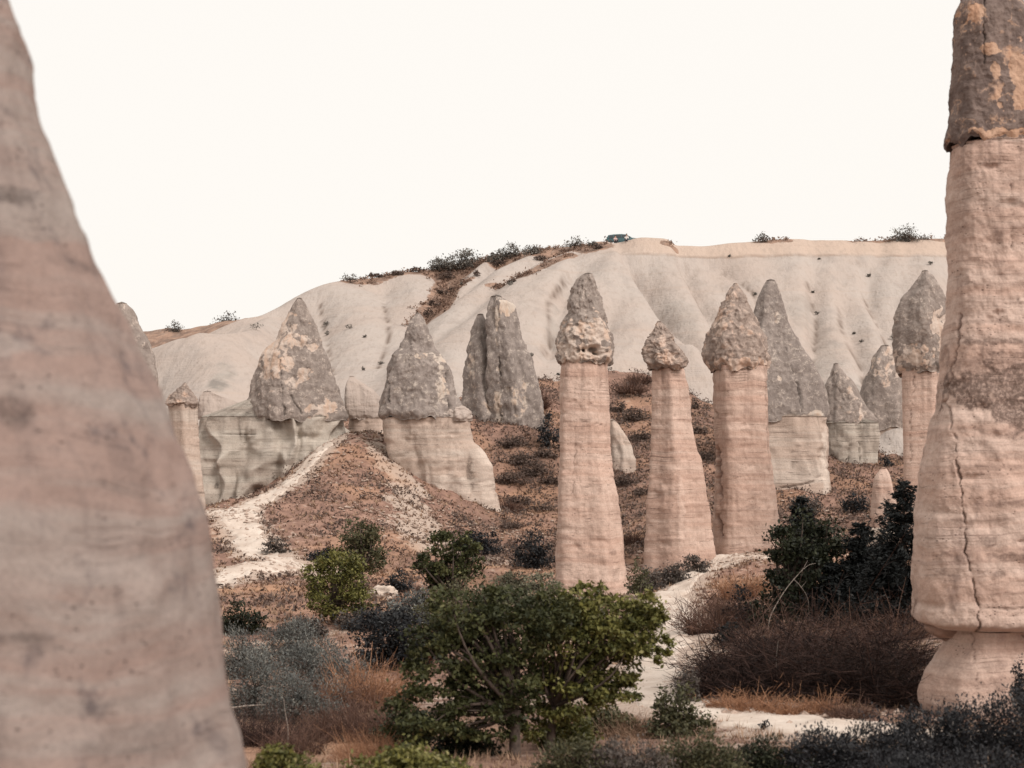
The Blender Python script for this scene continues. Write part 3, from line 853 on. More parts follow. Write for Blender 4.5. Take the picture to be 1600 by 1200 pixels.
rock_part('cap', [(443, 1147, 1152), (452, 1138, 1159), (470, 1129, 1167), (490, 1119, 1181), (510, 1108, 1191), (530, 1103, 1197), (555, 1100, 1202), (569, 1104, 1203), (578, 1112, 1199)], 87, M['cap_pink'], t,
          ratio=0.9, rows=150, cols=200, rough=0.10, ridge=0.07, seed=24, spots=[(1180, 490, 18, 30, -0.15), (1120, 500, 14, 30, 0.3), (1150, 570, 60, 7, 0.6)])
t = tower('rock_pillar', 1450, 890, 80, 'rock pillar with an egg shaped grey cap, half hidden behind the huge cracked column', 'capped rock pillars')
rock_part('shaft', [(579, 1406, 1477), (700, 1409, 1483), (800, 1410, 1490), (920, 1408, 1496)], 80, M['shaft'], t, ratio=0.85, rows=220, cols=160, power=2.4, rough=0.018, ridge=0.03, beds=0.02, seed=32, vscale=0.12,
          cracks=[([(1422, 585), (1419, 650), (1418, 720)], 0.8, 0.06)])
rock_part('cap', [(423, 1442, 1448), (428, 1438, 1453), (445, 1426, 1465), (465, 1409, 1473), (490, 1399, 1478), (520, 1395, 1480), (555, 1396, 1481), (575, 1399, 1480), (584, 1407, 1476)], 80, M['cap'], t,
          ratio=0.9, rows=140, cols=170, rough=0.06, ridge=0.06, seed=35, spots=[(1460, 510, 16, 26, 0.7), (1420, 560, 26, 20, 0.7), (1458, 572, 10, 6, -0.7)])

# -- the huge column on the right
t = tower('rock_column', 1550, 1110, 32, 'huge close rock column with a long vertical crack and a dark crusted cap', None)
rock_part('shaft', [(229, 1488, 1648), (260, 1485, 1652), (300, 1484, 1652), (380, 1482, 1652), (430, 1482, 1654), (500, 1480, 1656), (545, 1474, 1660), (600, 1471, 1664), (640, 1467, 1668), (655, 1458, 1674), (690, 1452, 1680), (740, 1441, 1690),
                    (780, 1436, 1696), (830, 1433, 1700), (900, 1431, 1703), (960, 1430, 1704), (970, 1432, 1703), (975, 1440, 1698), (979, 1465, 1680)], 32, M['shaft_near'], t,
          ratio=0.75, rows=560, cols=500, power=2.9, rough=0.034, ridge=0.022, beds=0.010, seed=42, vscale=0.10,
          cracks=[([(1487, 495), (1484, 540), (1477, 580), (1471, 628)], 1.5, 0.08), ([(1470, 628), (1472, 650), (1473, 690), (1475, 740), (1479, 800), (1481, 855), (1489, 890), (1496, 930), (1502, 978)], 1.6, 0.16),
                  ([(1572, 430), (1570, 450), (1573, 485), (1576, 515)], 1.1, 0.05), ([(1559, 300), (1562, 345), (1561, 400)], 1.1, 0.06),
                  ([(1482, 232), (1530, 235), (1600, 240)], 1.5, 0.05), ([(1500, 941), (1550, 943), (1600, 936)], 2.2, 0.08), ([(1489, 891), (1510, 889)], 1.0, 0.05)],
          spots=[(1545, 606, 95, 30, -1.0), (1565, 645, 46, 28, -1.0), (1545, 575, 95, 34, -0.5), (1550, 540, 55, 6, -0.75), (1590, 543, 22, 7, -0.7), (1538, 558, 12, 5, -0.8), (1550, 648, 14, 5, -0.7), (1540, 683, 40, 6, -0.35), (1550, 714, 40, 7, -0.32), (1545, 730, 60, 5, -0.35), (1560, 785, 60, 7, -0.42),
                 (1560, 866, 50, 8, -0.6), (1470, 866, 22, 8, -0.4), (1514, 842, 12, 9, -0.6), (1450, 889, 8, 4, -0.5), (1530, 890, 11, 6, -0.6), (1560, 300, 8, 20, -0.25), (1590, 890, 8, 8, -0.4), (1470, 960, 40, 8, 0.5)])
rock_part('cap', [(-70, 1535, 1560), (-55, 1520, 1574), (-20, 1508, 1584), (0, 1503, 1592), (12, 1498, 1594), (30, 1494, 1604), (60, 1494, 1612), (120, 1492, 1626), (170, 1487, 1636), (205, 1480, 1644), (222, 1477, 1650), (230, 1483, 1646)], 32, M['cap_near'], t,
          ratio=0.7, rows=300, cols=360, power=2.6, facet=False, rough=0.045, ridge=0.05, beds=0.01, seed=45, spots=[(1512, 30, 14, 18, 0.8), (1580, 140, 20, 50, 0.5), (1540, 150, 14, 40, 0.45), (1533, 90, 12, 8, 0.9), (1550, 222, 60, 8, 0.6), (1500, 130, 12, 80, -0.12), (1570, 35, 40, 22, -0.15)],
          cracks=[([(1528, 10), (1526, 60), (1524, 110)], 1.5, 0.05), ([(1594, 70), (1596, 210)], 1.5, 0.05)])
rock_part('foot', [(981, 1478, 1668), (1000, 1477, 1660), (1012, 1472, 1655), (1030, 1458, 1655), (1050, 1446, 1660), (1075, 1438, 1665), (1095, 1436, 1668), (1112, 1443, 1666), (1150, 1456, 1660)], 32, M['shaft_near'], t,
          ratio=0.8, rows=200, cols=320, power=2.3, rough=0.025, ridge=0.03, beds=0.004, seed=48,
          cracks=[([(1502, 982), (1500, 1040), (1498, 1075)], 1.0, 0.05), ([(1575, 985), (1590, 1010), (1592, 1070)], 1.6, 0.08)], spots=[(1560, 1060, 60, 14, -0.3), (1530, 1030, 30, 8, -0.25), (1570, 1085, 60, 14, -0.35)])
rock_part('underhang', [(970, 1452, 1600), (981, 1446, 1596), (988, 1452, 1590), (994, 1462, 1585), (1000, 1474, 1580), (1008, 1486, 1570)], 32.15, M['redstone'], t, ratio=0.6, rows=60, cols=160, power=2.6, facet=False, rough=0.04, ridge=0.03, seed=49)

# -- the close rock on the left, out of focus
t = tower('rock_cone', -230, 1500, 9, 'massive blurred pinkish rock cone rising close beside the viewer', None, 'rock cone')
rock_part('body', [(-520, -190, -120), (-400, -260, -72), (-200, -360, -22), (-40, -420, 2), (0, -440, 12), (60, -450, 30), (160, -470, 44), (240, -480, 70), (300, -490, 96), (400, -510, 128), (470, -525, 168), (560, -545, 206), (640, -560, 246), (700, -570, 276), (800, -590, 312),
                   (900, -610, 330), (1000, -625, 346), (1100, -640, 361), (1200, -655, 382), (1320, -680, 405), (1480, -710, 440)], 9, M['left'], t, ratio=0.8, rows=420, cols=420, power=2.0, facet=False, rough=0.022, ridge=0.03, beds=0.004, seed=60, vscale=0.5,
          spots=[(55, 330, 34, 18, -0.6), (15, 545, 44, 34, -0.6), (95, 650, 28, 22, -0.65), (60, 560, 60, 16, 0.7), (30, 735, 34, 26, -0.55), (45, 815, 20, 12, -0.7), (150, 965, 70, 13, -0.6), (60, 1090, 90, 50, -0.4), (250, 1130, 70, 34, -0.3), (150, 880, 160, 36, 0.5), (260, 850, 55, 18, -0.25), (10, 310, 16, 14, -0.6), (200, 760, 60, 30, -0.15), (120, 1020, 120, 20, 0.3), (140, 420, 60, 14, -0.25), (60, 1180, 140, 24, -0.35)])

# -- the rocks at the left
t = tower('rock_dome', 190, 720, 62, 'grey rock dome peeking out behind the blurred rock cone', None, 'rock dome')
rock_part('cap', [(474, 184, 196), (478, 180, 202), (490, 172, 211), (520, 160, 226), (560, 148, 240), (590, 140, 246), (620, 136, 243), (645, 134, 240)], 62, M['cap'], t, ratio=0.9, rows=120, cols=160, rough=0.05, ridge=0.05, seed=62)
rock_part('shaft', [(640, 140, 234), (700, 138, 236), (800, 134, 240), (960, 130, 246)], 62, M['shaft'], t, ratio=0.9, rows=120, cols=120, rough=0.02, ridge=0.03, seed=63)
t = tower('rock_pillar', 292, 815, 97, 'short pale rock pillar with a tiny peaked grey cap beside the fluted grey wall', 'capped rock pillars')
rock_part('shaft', [(628, 263, 308), (660, 266, 309), (700, 267, 311), (760, 266, 317), (800, 264, 322), (850, 260, 328)], 97, M['base'], t, ratio=0.9, rows=160, cols=120, rough=0.018, ridge=0.04, beds=0.02, seed=66, vscale=0.12)
rock_part('cap', [(598, 287, 290), (606, 281, 296), (614, 271, 303), (624, 263, 309), (631, 259, 311), (635, 264, 308)], 97, M['cap_pink'], t, ratio=0.9, rows=70, cols=120, rough=0.13, ridge=0.08, seed=67, spots=[(285, 612, 30, 14, -0.2)])

t = tower('rock_cone', 465, 800, 116, 'big pointed grey rock cone with a pale flaked patch standing on a fluted wall', 'pointed rock cones', 'rock cone')
rock_part('wall', [(652, 306, 546), (662, 304, 547), (700, 300, 552), (760, 296, 560), (850, 290, 575)], 115.5, M['greybase'], t, ratio=0.45, rows=200, cols=420, power=3.2, rough=0.02, ridge=0.03, beds=0.006, seed=70,
          flutes=(1.5, 0.42, 665), cracks=[([(318, 679), (405, 680)], 0.8, 0.12)], spots=[(490, 690, 60, 60, 0.5), (338, 758, 3, 4, -0.9), (400, 655, 80, 4, -0.5)])
rock_part('ledge', [(612, 318, 330), (618, 312, 345), (630, 309, 372), (640, 308, 400), (650, 307, 470), (655, 309, 540)], 116, M['hill'], t, ratio=0.35, rows=60, cols=240, power=2.6, rough=0.04, ridge=0.08, seed=73)
rock_part('cap', [(466, 465, 471), (474, 459, 477), (500, 447, 489), (530, 431, 503), (552, 410, 511), (562, 404, 514), (580, 398, 520), (600, 393, 528), (630, 386, 539), (650, 384, 545), (657, 390, 543)], 115, M['cap'], t,
          ratio=0.62, rows=210, cols=260, power=2.0, faces_at=(215, 292), sharp=16.0, rough=0.05, ridge=0.03, seed=75, vscale=0.3,
          spots=[(505, 640, 24, 14, 1.0), (480, 585, 12, 16, 0.7), (432, 530, 34, 70, 0.5), (460, 605, 12, 16, 0.35), (494, 545, 10, 8, 0.55), (500, 600, 40, 60, -0.1)],
          cracks=[([(443, 565), (446, 600), (452, 650)], 1.3, 0.25), ([(460, 620), (476, 645)], 1.2, 0.15)])
t = tower('rock_hump', 572, 690, 119, 'rounded pale rock hump between the two pointed grey cones', None, 'rock')
rock_part('shaft', [(653, 546, 599), (690, 545, 606), (740, 542, 615)], 119, M['base'], t, ratio=0.8, rows=60, cols=100, rough=0.03, ridge=0.05, seed=78)
rock_part('cap', [(588, 546, 552), (597, 543, 566), (608, 541, 582), (622, 540, 594), (640, 541, 600), (652, 544, 600), (656, 550, 594)], 119, M['hill'], t, ratio=0.8, rows=80, cols=120, power=2.6, rough=0.04, ridge=0.05, seed=79, spots=[(575, 640, 25, 18, -0.18)])

t = tower('rock_cone', 690, 850, 110, 'broad shouldered grey rock cone on a pale stepped base between path mound and gully', 'pointed rock cones', 'rock cone')
rock_part('base', [(653, 597, 736), (668, 598, 739), (690, 602, 744), (703, 606, 756), (722, 612, 768), (760, 622, 775), (800, 630, 783), (832, 634, 789), (880, 636, 796)], 110, M['base'], t, ratio=0.7, rows=220, cols=280, power=2.5, rough=0.022, ridge=0.05, beds=0.014, seed=82,
          flutes=(0.35, 0.5, 700), spots=[(670, 675, 36, 10, -0.3), (665, 705, 45, 26, -0.24), (760, 720, 20, 70, 0.6), (690, 780, 60, 40, 0.4), (706, 760, 4, 5, -0.8)],
          dents=[(740, 740, 8, 40, 0.3)])
rock_part('cap', [(489, 650, 655), (497, 644, 662), (510, 638, 668), (530, 632, 677), (545, 627, 683), (558, 614, 694), (575, 609, 703), (600, 603, 710), (620, 599, 716), (640, 593, 724), (650, 592, 729), (656, 600, 727)], 110, M['cap_dark'], t,
          ratio=0.75, rows=190, cols=240, power=2.3, faces_at=(245, 300, 190), sharp=14.0, rough=0.06, ridge=0.04, seed=85, vscale=0.35, spots=[(680, 560, 26, 8, 0.5), (690, 610, 8, 40, 0.45), (640, 570, 20, 8, 0.35), (655, 610, 10, 40, -0.05)],
          cracks=[([(610, 580), (611, 655)], 1.5, 0.25), ([(700, 570), (702, 650)], 1.2, 0.2)])
rock_part('knob', [(632, 712, 718), (637, 700, 728), (645, 692, 737), (653, 690, 741), (658, 694, 738)], 109.2, M['hill'], t, ratio=0.9, rows=50, cols=90, rough=0.16, ridge=0.10, seed=86)
t = tower('rock_cone', 785, 700, 126, 'twin peaked grey rock cone with a pale broken tip and veins running down', 'pointed rock cones', 'rock cone')
rock_part('spire', [(491, 748, 754), (498, 743, 760), (515, 737, 766), (540, 731, 776), (580, 725, 790), (620, 720, 800), (650, 717, 808), (690, 716, 812), (790, 712, 816)], 127.5, M['cap_dark'], t, ratio=0.8, rows=150, cols=170, power=2.1, faces_at=(225, 300), sharp=14.0, rough=0.07, ridge=0.07, seed=92, vscale=0.25, spots=[(735, 590, 8, 40, 0.45), (760, 640, 20, 30, 0.2)])
rock_part('spire', [(463, 766, 778), (468, 763, 795), (480, 760, 802), (495, 759, 806), (530, 759, 817), (560, 760, 830), (590, 762, 838), (625, 764, 845), (650, 766, 848), (700, 768, 848), (800, 764, 852)], 126, M['cap_dark'], t, ratio=0.8, rows=180, cols=180, power=2.1, faces_at=(235, 310), sharp=14.0, rough=0.08, ridge=0.08, seed=94, vscale=0.25,
          spots=[(790, 480, 12, 16, 1.0), (778, 640, 6, 50, 0.8), (800, 580, 12, 20, 0.3), (812, 620, 14, 30, 0.45), (776, 500, 3, 40, 0.6)], cracks=[([(779, 560), (781, 640), (783, 690)], 1.5, 0.3)])

rock_part('base', [(612, 742, 760), (630, 738, 790), (655, 734, 806), (690, 730, 812), (720, 728, 818), (790, 722, 826)], 127.5, M['base'], t, ratio=0.75, rows=110, cols=150, power=2.4, rough=0.05, ridge=0.10, seed=96, flutes=(0.7, 0.6, 600), spots=[(765, 670, 30, 30, -0.2)])

# -- the rocks behind the right-hand pillars
t = tower('rock_cone', 1235, 800, 118, 'tall dark grey rock cone on a pale block behind the stout pillar', 'pointed rock cones', 'rock cone')
rock_part('base', [(652, 1150, 1289), (700, 1150, 1293), (740, 1150, 1296), (760, 1148, 1297), (776, 1146, 1298), (784, 1148, 1294), (860, 1140, 1300)], 118, M['base'], t, ratio=0.6, rows=150, cols=240, power=3.4, rough=0.02, ridge=0.03, beds=0.012, seed=102,
          flutes=(0.3, 0.5, 660), cracks=[([(1212, 762), (1240, 758), (1262, 752)], 1.4, 0.3), ([(1233, 690), (1232, 745)], 0.8, 0.1), ([(1283, 680), (1286, 720)], 1.2, 0.25)], spots=[(1285, 715, 6, 60, 0.9)])  # tall pale spot paints a lit right edge onto the block
rock_part('cap', [(438, 1198, 1210), (444, 1194, 1215), (465, 1184, 1221), (490, 1178, 1228), (520, 1170, 1240), (545, 1164, 1256), (570, 1158, 1271), (600, 1154, 1284), (630, 1152, 1291), (650, 1152, 1294), (657, 1156, 1290)], 118, M['cap_dark'], t,
          ratio=0.6, rows=210, cols=240, power=2.1, faces_at=(210, 285), sharp=16.0, rough=0.04, ridge=0.035, seed=105, vscale=0.22, spots=[(1214, 500, 5, 12, 0.5), (1268, 648, 12, 8, 0.6), (1213, 595, 6, 4, 0.6)], cracks=[([(1225, 545), (1240, 600), (1250, 655)], 1.6, 0.35)])
t = tower('rock_buttress', 1330, 800, 128, 'fluted grey rock buttress with dark vertical seams beside the tall dark cone', None, 'rock buttress')
rock_part('base', [(661, 1281, 1370), (690, 1282, 1374), (740, 1284, 1375), (790, 1288, 1374), (870, 1286, 1380)], 128, M['greybase'], t, ratio=0.6, rows=150, cols=200, power=3.0, rough=0.03, ridge=0.05, beds=0.01, seed=112, flutes=(0.5, 0.5, 640), cracks=[([(1319, 690), (1320, 760)], 1.3, 0.4), ([(1337, 685), (1338, 775)], 1.5, 0.45)], spots=[(1330, 785, 45, 8, -0.4)])
rock_part('cap', [(568, 1302, 1309), (585, 1295, 1322), (605, 1288, 1338), (630, 1283, 1352), (645, 1281, 1364), (658, 1280, 1370), (663, 1283, 1368)], 128, M['cap'], t, ratio=0.6, rows=100, cols=160, power=2.1, rough=0.05, ridge=0.10, seed=115, vscale=0.3, spots=[(1345, 640, 10, 16, 0.5), (1330, 625, 20, 20, 0.2)])
t = tower('rock_buttress', 1385, 760, 137, 'smooth grey rock plate over a pale ledge behind the egg capped pillar', None, 'rock buttress')
rock_part('base', [(668, 1346, 1430), (700, 1348, 1430), (760, 1350, 1432), (820, 1350, 1432)], 137, M['base'], t, ratio=0.6, rows=90, cols=120, power=2.6, rough=0.03, ridge=0.05, seed=122)
rock_part('cap', [(540, 1378, 1388), (560, 1366, 1404), (590, 1352, 1418), (630, 1342, 1428), (660, 1338, 1432), (671, 1342, 1430)], 137, M['cap'], t, ratio=0.55, rows=120, cols=150, power=2.1, rough=0.03, ridge=0.08, seed=125, vscale=0.25, spots=[(1380, 570, 20, 30, 0.4)])
t = tower('rock_cone', 1382, 820, 104, 'small plain pink rock cone without a cap at the foot of the egg capped pillar', 'pointed rock cones', 'rock cone')
rock_part('body', [(731, 1379, 1383), (736, 1373, 1388), (745, 1368, 1392), (765, 1364, 1397), (800, 1361, 1403), (890, 1354, 1412)], 104, M['shaft'], t, ratio=0.8, rows=100, cols=110, rough=0.03, ridge=0.05, beds=0.03, seed=128)
t = tower('rock_outcrop', 972, 715, 118, 'small cream rock outcrop on the brown slope between two pillars', None, 'rock')
rock_part('body', [(656, 952, 958), (665, 950, 968), (678, 950, 979), (690, 952, 985), (712, 955, 993), (790, 952, 1000)], 118, M['base'], t, ratio=0.7, rows=60, cols=80, rough=0.07, ridge=0.12, seed=131)

# ------------------------------------------------------------------ plants
DENS = 1.6
def leaf_mesh(cent, size, aspect, up=0.35, jitter=0.55, along=None):
    """one small diamond quad for each centre"""
    n = len(cent)
    nr = rng.normal(size=(n, 3)); nr[:, 2] += up * 2
    nr /= np.linalg.norm(nr, axis=1)[:, None]
    a = rng.normal(size=(n, 3)) if along is None else along + rng.normal(size=(n, 3)) * 0.35
    a -= (a * nr).sum(1)[:, None] * nr
    a /= np.linalg.norm(a, axis=1)[:, None] + 1e-9
    b = np.cross(nr, a)
    s = size * (1 + jitter * rng.uniform(-1, 1, n))[:, None]
    v = np.stack([cent - a * s, cent + b * s * aspect + a * s * 0.1, cent + a * s, cent - b * s * aspect + a * s * 0.1], 1)
    return v.reshape(-1, 3), np.arange(n * 4).reshape(-1, 4)

def tube(p, r, sides=6):
    """tapered limb along points p with radii r"""
    p = np.array(p, float); r = np.array(r, float)
    t = np.gradient(p, axis=0)
    t /= np.linalg.norm(t, axis=1)[:, None] + 1e-9
    ref = np.array([0.31, 0.87, 0.38])
    u = np.cross(t, ref); u /= np.linalg.norm(u, axis=1)[:, None] + 1e-9
    w = np.cross(t, u)
    th = np.arange(sides) / sides * 2 * np.pi
    v = p[:, None] + r[:, None, None] * (np.cos(th)[None, :, None] * u[:, None] + np.sin(th)[None, :, None] * w[:, None])
    return v.reshape(-1, 3), grid_faces(len(p), sides, True)

def join(parts):
    V, Fc, k = [], [], 0
    for v, f in parts:
        V.append(v); Fc.append(f + k); k += len(v)
    return np.vstack(V), np.vstack(Fc)

def bezier_limb(a, b, bend=0.15, n=7):
    L = np.linalg.norm(b - a)
    m = (a + b) / 2 + rng.normal(size=3) * L * bend
    s = np.linspace(0, 1, n)[:, None]
    return (1 - s) ** 2 * a + 2 * s * (1 - s) * m + s * s * b

def blob_tree(name, base, blobs, mat, label, cat, leaf, dens, group=None, trunk_r=None, aspect=0.55, up=0.35, clump=0.33, stems=1, droop=False, depth=None, limb_mat='bark', along_up=0.0):
    """a crown of leaf clumps filling the given blobs ((px,py,rx,ry) at the base's distance); trunk and limbs under it"""
    base = np.array(base, float)
    Y = base[1]; s = Y / F
    t = thing(name, base, label, cat, group)
    cents, tint, limbs, al = [], [], [], []
    allz = []
    lim_ends = []
    for (bx, by, rx, ry) in blobs:
        c = at(bx, by, Y)
        R = np.array([rx * s, max(rx, ry) * s * 0.9, ry * s])
        c[1] += rng.uniform(-0.45, 0.45) * R[1] * (1.0 if len(blobs) > 2 else 0.1)
        ncl = max(5, int(10 + 0.012 * rx * ry))
        d = rng.normal(size=(ncl, 3)); d /= np.linalg.norm(d, axis=1)[:, None]
        rad = rng.uniform(0.45, 1.0, ncl)[:, None] ** 0.6
        cc = c + d * rad * R
        lim_ends.append(c)
        n_leaf = max(4, int(DENS * dens * rx * ry * np.pi / ncl))
        for k in range(ncl):
            n = int(n_leaf * rng.uniform(0.5, 1.5)) + 1
            g = rng.normal(size=(n, 3)) * R * clump * rng.uniform(0.6, 1.2)
            g[:, 2] *= 0.75
            cents.append(cc[k] + g)
            tone = 0.48 + rng.uniform(-0.34, 0.34)
            tint.append(np.clip(tone + rng.normal(size=n) * 0.16, 0, 1))
            al.append(np.repeat(d[k][None] + np.array([0, 0, along_up]), n, 0))
            if k % 3 == 0:
                lim_ends.append(cc[k])
    cents = np.vstack(cents); tint = np.concatenate(tint); al = np.vstack(al)
    gz = ground_z(cents[:, 0], cents[:, 1]) if Y < 112 else np.full(len(cents), base[2] - 0.2)
    ok = cents[:, 2] > gz - 0.05
    cents, tint, al = cents[ok], tint[ok], al[ok]
    v, f = leaf_mesh(cents, leaf, aspect, up, along=al if along_up else None)
    tag(link_mesh('crown', v, f, M[mat], t, smooth=False, attrs={'tint': np.repeat(tint, 4)}), kind='stuff')
    # trunk and limbs
    H = max(0.3, cents[:, 2].max() - base[2])
    tr = trunk_r or 0.035 * H
    parts = []
    fork = base + np.array([rng.uniform(-0.05, 0.05) * H, 0, 0.28 * H])
    for st in range(stems):
        fk = fork + np.array([rng.uniform(-1, 1), rng.uniform(-1, 1), 0]) * 0.12 * H * (stems > 1)
        p = bezier_limb(base + np.array([rng.uniform(-1, 1), rng.uniform(-1, 1), 0]) * tr * (stems - 1) - np.array([0, 0, 0.25]), fk, 0.08)
        parts.append(tube(p, np.linspace(tr * 1.25, tr * 0.8, len(p)), 8))
    lim_ends = lim_ends[:46] if len(lim_ends) > 46 else lim_ends
    for e in lim_ends:
        p = bezier_limb(fork, e, 0.14)
        parts.append(tube(p, np.linspace(tr * 0.5, tr * 0.08, len(p)), 5))
    v, f = join(parts)
    link_mesh('trunk', v, f, M[limb_mat], t)
    return t

def shrub(px, py, w, h, mat, label, cat='shrub', leaf_px=2.2, dens=0.10, group=None, name='shrub', hill=False, Y0=14.0, base=None, aspect=0.5, up=0.3, nb=None, along_up=0.0, stems=3, limb_mat='bark'):
    """low bush of clumps; px, py is where it stands in the photo"""
    b = base if base is not None else hit(px, py, Y0, hill=hill)
    s = b[1] / F
    by = HZ - b[2] / s
    blobs = []
    n = nb or max(2, int(w / max(h, 1) * 2.2) + 2)
    for k in range(n):
        u = (k + 0.5) / n * 2 - 1 + rng.uniform(-0.15, 0.15)
        hh = h * (1 - 0.45 * u * u) * rng.uniform(0.75, 1.05)
        blobs.append((px + u * w * 0.36, by - hh * 0.56, w * rng.uniform(0.18, 0.27) if n > 2 else w * 0.3, hh * 0.40))
        if h > 18:
            blobs.append((px + u * w * 0.40, by - hh * 0.22, w * 0.22, hh * 0.26))
    return blob_tree(name, b, blobs, mat, label, cat, leaf_px * s, dens, group, aspect=aspect, up=up, stems=stems, along_up=along_up, limb_mat=limb_mat, trunk_r=0.02 * h * s + 0.006)

def twig_curves(base, n, R, H, spread, segs=4, curl=0.35, width=0.008, lean=(0, 0)):
    """n thin arching ribbons rising from an area; returns verts, faces, value per vertex"""
    th = rng.uniform(0, 2 * np.pi, n)
    rr = np.sqrt(rng.uniform(0, 1, n))
    p0 = np.stack([base[0] + np.cos(th) * rr * R[0], base[1] + np.sin(th) * rr * R[1], np.full(n, base[2])], -1)
    p0[:, 2] = ground_z(p0[:, 0], p0[:, 1]) - 0.03 if base[1] < 112 else base[2] - 0.05
    d = np.stack([np.cos(th) * rr * spread + rng.normal(size=n) * 0.3 + lean[0], np.sin(th) * rr * spread + rng.normal(size=n) * 0.3 + lean[1], np.ones(n)], -1)
    d /= np.linalg.norm(d, axis=1)[:, None]
    Ln = H * rng.uniform(0.45, 1.1, n) * (1 - 0.35 * rr)
    bend = rng.normal(size=(n, 3)) * curl; bend[:, 2] -= curl * 0.6
    s = np.linspace(0, 1, segs + 1)
    P = p0[:, None] + d[:, None] * (Ln[:, None] * s[None])[..., None] + bend[:, None] * (Ln[:, None] * s[None] ** 2)[..., None] + rng.normal(size=(n, segs + 1, 3)) * (0.03 * H) * s[None, :, None]
    side = np.cross(d, rng.normal(size=(n, 3))); side /= np.linalg.norm(side, axis=1)[:, None] + 1e-9
    wv = width * rng.uniform(0.6, 1.5, n)[:, None] * (1 - 0.75 * s[None])
    A = P + side[:, None] * wv[..., None]
    B = P - side[:, None] * wv[..., None]
    V = np.stack([A, B], 2).reshape(-1, 3)
    k = np.arange(n)[:, None] * (segs + 1) * 2
    j = np.arange(segs)[None] * 2
    f = np.stack([k + j, k + j + 1, k + j + 3, k + j + 2], -1).reshape(-1, 4)
    tint = np.repeat(np.clip(rng.uniform(0, 1, n), 0, 1), (segs + 1) * 2)
    # side shoots
    return V, f, tint, P, d

def brush(px, py, w, h, mat, label, n=900, group=None, name='dry_bush', cat='dry bush', spread=0.9, curl=0.35, wpx=0.6, hill=False, Y0=14.0, depth=0.9, lean=(0, 0), shoots=2, base=None, tangle=0.0):
    b = base if base is not None else hit(px, py, Y0, hill=hill)
    s = b[1] / F
    t = thing(name, b, label, cat, group)
    V, f, ti, P, d = twig_curves(b, n, (w * 0.42 * s, w * 0.42 * s * depth), h * s, spread, curl=curl, width=wpx * s, lean=lean)
    tag(link_mesh('stems', V, f, M[mat], t, smooth=False, attrs={'tint': ti}), kind='stuff')
    if shoots:
        m = n * shoots
        idx = rng.integers(0, n, m)
        q = rng.uniform(0.35, 0.95, m) * (P.shape[1] - 1)
        i0 = np.floor(q).astype(int); fr = (q - i0)[:, None]
        st = P[idx, i0] * (1 - fr) + P[idx, np.minimum(i0 + 1, P.shape[1] - 1)] * fr
        dr = d[idx] * 0.7 + rng.normal(size=(m, 3)) * (0.7 + tangle * np.array([1.2, 1.2, 0.1]))
        dr /= np.linalg.norm(dr, axis=1)[:, None]
        L = (h * s * rng.uniform(0.12, 0.34 + 0.3 * tangle, m))[:, None]
        en = st + dr * L; mid = (st + en) / 2 + rng.normal(size=(m, 3)) * 0.06 * L
        sd_ = np.cross(dr, rng.normal(size=(m, 3))); sd_ /= np.linalg.norm(sd_, axis=1)[:, None] + 1e-9
        ww = wpx * s * 0.55
        V2 = np.stack([st + sd_ * ww, st - sd_ * ww, mid - sd_ * ww * 0.7, mid + sd_ * ww * 0.7, en], 1).reshape(-1, 3)
        k = np.arange(m) * 5
        f4 = np.stack([k, k + 1, k + 2, k + 3], -1)
        f3 = np.stack([k + 3, k + 2, k + 4], -1)
        tag(link_mesh('shoots', V2, [f4, f3], M[mat], t, smooth=False, attrs={'tint': np.repeat(rng.uniform(0, 1, m) ** 1.8, 5)}), kind='stuff')
    return t

def conifer(px, py, top_py, w, label, Y0=14.0, group=None, base=None, dens=1.0):
    b = base if base is not None else hit(px, py, Y0)
    s = b[1] / F
    H = (HZ - top_py) * s - b[2]
    t = thing('conifer_tree', b, label, 'conifer', group)
    R = w / 2 * s
    cents, al, tint = [], [], []
    nlev = int(30 + H * 4)
    for k in range(nlev):
        fr = (k + 0.5) / nlev
        z = b[2] + H * (0.02 + 0.98 * fr)
        L = R * (1 - fr) ** 0.62 * rng.uniform(0.6, 1.2) + 0.12
        nb = 9 if fr < 0.8 else 6
        for j in range(nb):
            th = rng.uniform(0, 2 * np.pi)
            ll = L * rng.uniform(0.5, 1.15)
            m = int((34 * (1 - fr) + 14) * dens)
            u = rng.uniform(0.05, 1, m) ** 0.7
            wid = 0.16 * ll * (1 - 0.7 * u) + 0.02
            dirv = np.array([math.cos(th), math.sin(th), 0.0]); sdv = np.array([-dirv[1], dirv[0], 0])
            c = np.array([b[0], b[1], z]) + dirv * (u * ll)[:, None] + sdv * (rng.normal(size=m) * wid)[:, None]
            c[:, 2] += rng.uniform(-0.4, 0.25) * ll * u + 0.22 * ll * u ** 2.2 + rng.normal(size=m) * 0.07 * ll
            cents.append(c); al.append(np.repeat((dirv + np.array([0, 0, 0.15]))[None], m, 0))
            tint.append(np.clip(rng.uniform(0, 1, m), 0, 1))
    cents = np.vstack(cents); al = np.vstack(al); tint = np.concatenate(tint)
    v, f = leaf_mesh(cents, 3.6 * s, 0.32, 0.5, along=al)
    tag(link_mesh('crown', v, f, M['conifer'], t, smooth=False, attrs={'tint': np.repeat(tint, 4)}), kind='stuff')
    p = np.array([[b[0], b[1], b[2] - 0.2], [b[0], b[1], b[2] + H * 0.5], [b[0], b[1], b[2] + H * 0.98]])
    v, f = tube(p, [0.035 * H, 0.02 * H, 0.004 * H], 8)
    link_mesh('trunk', v, f, M['bark'], t)
    return t

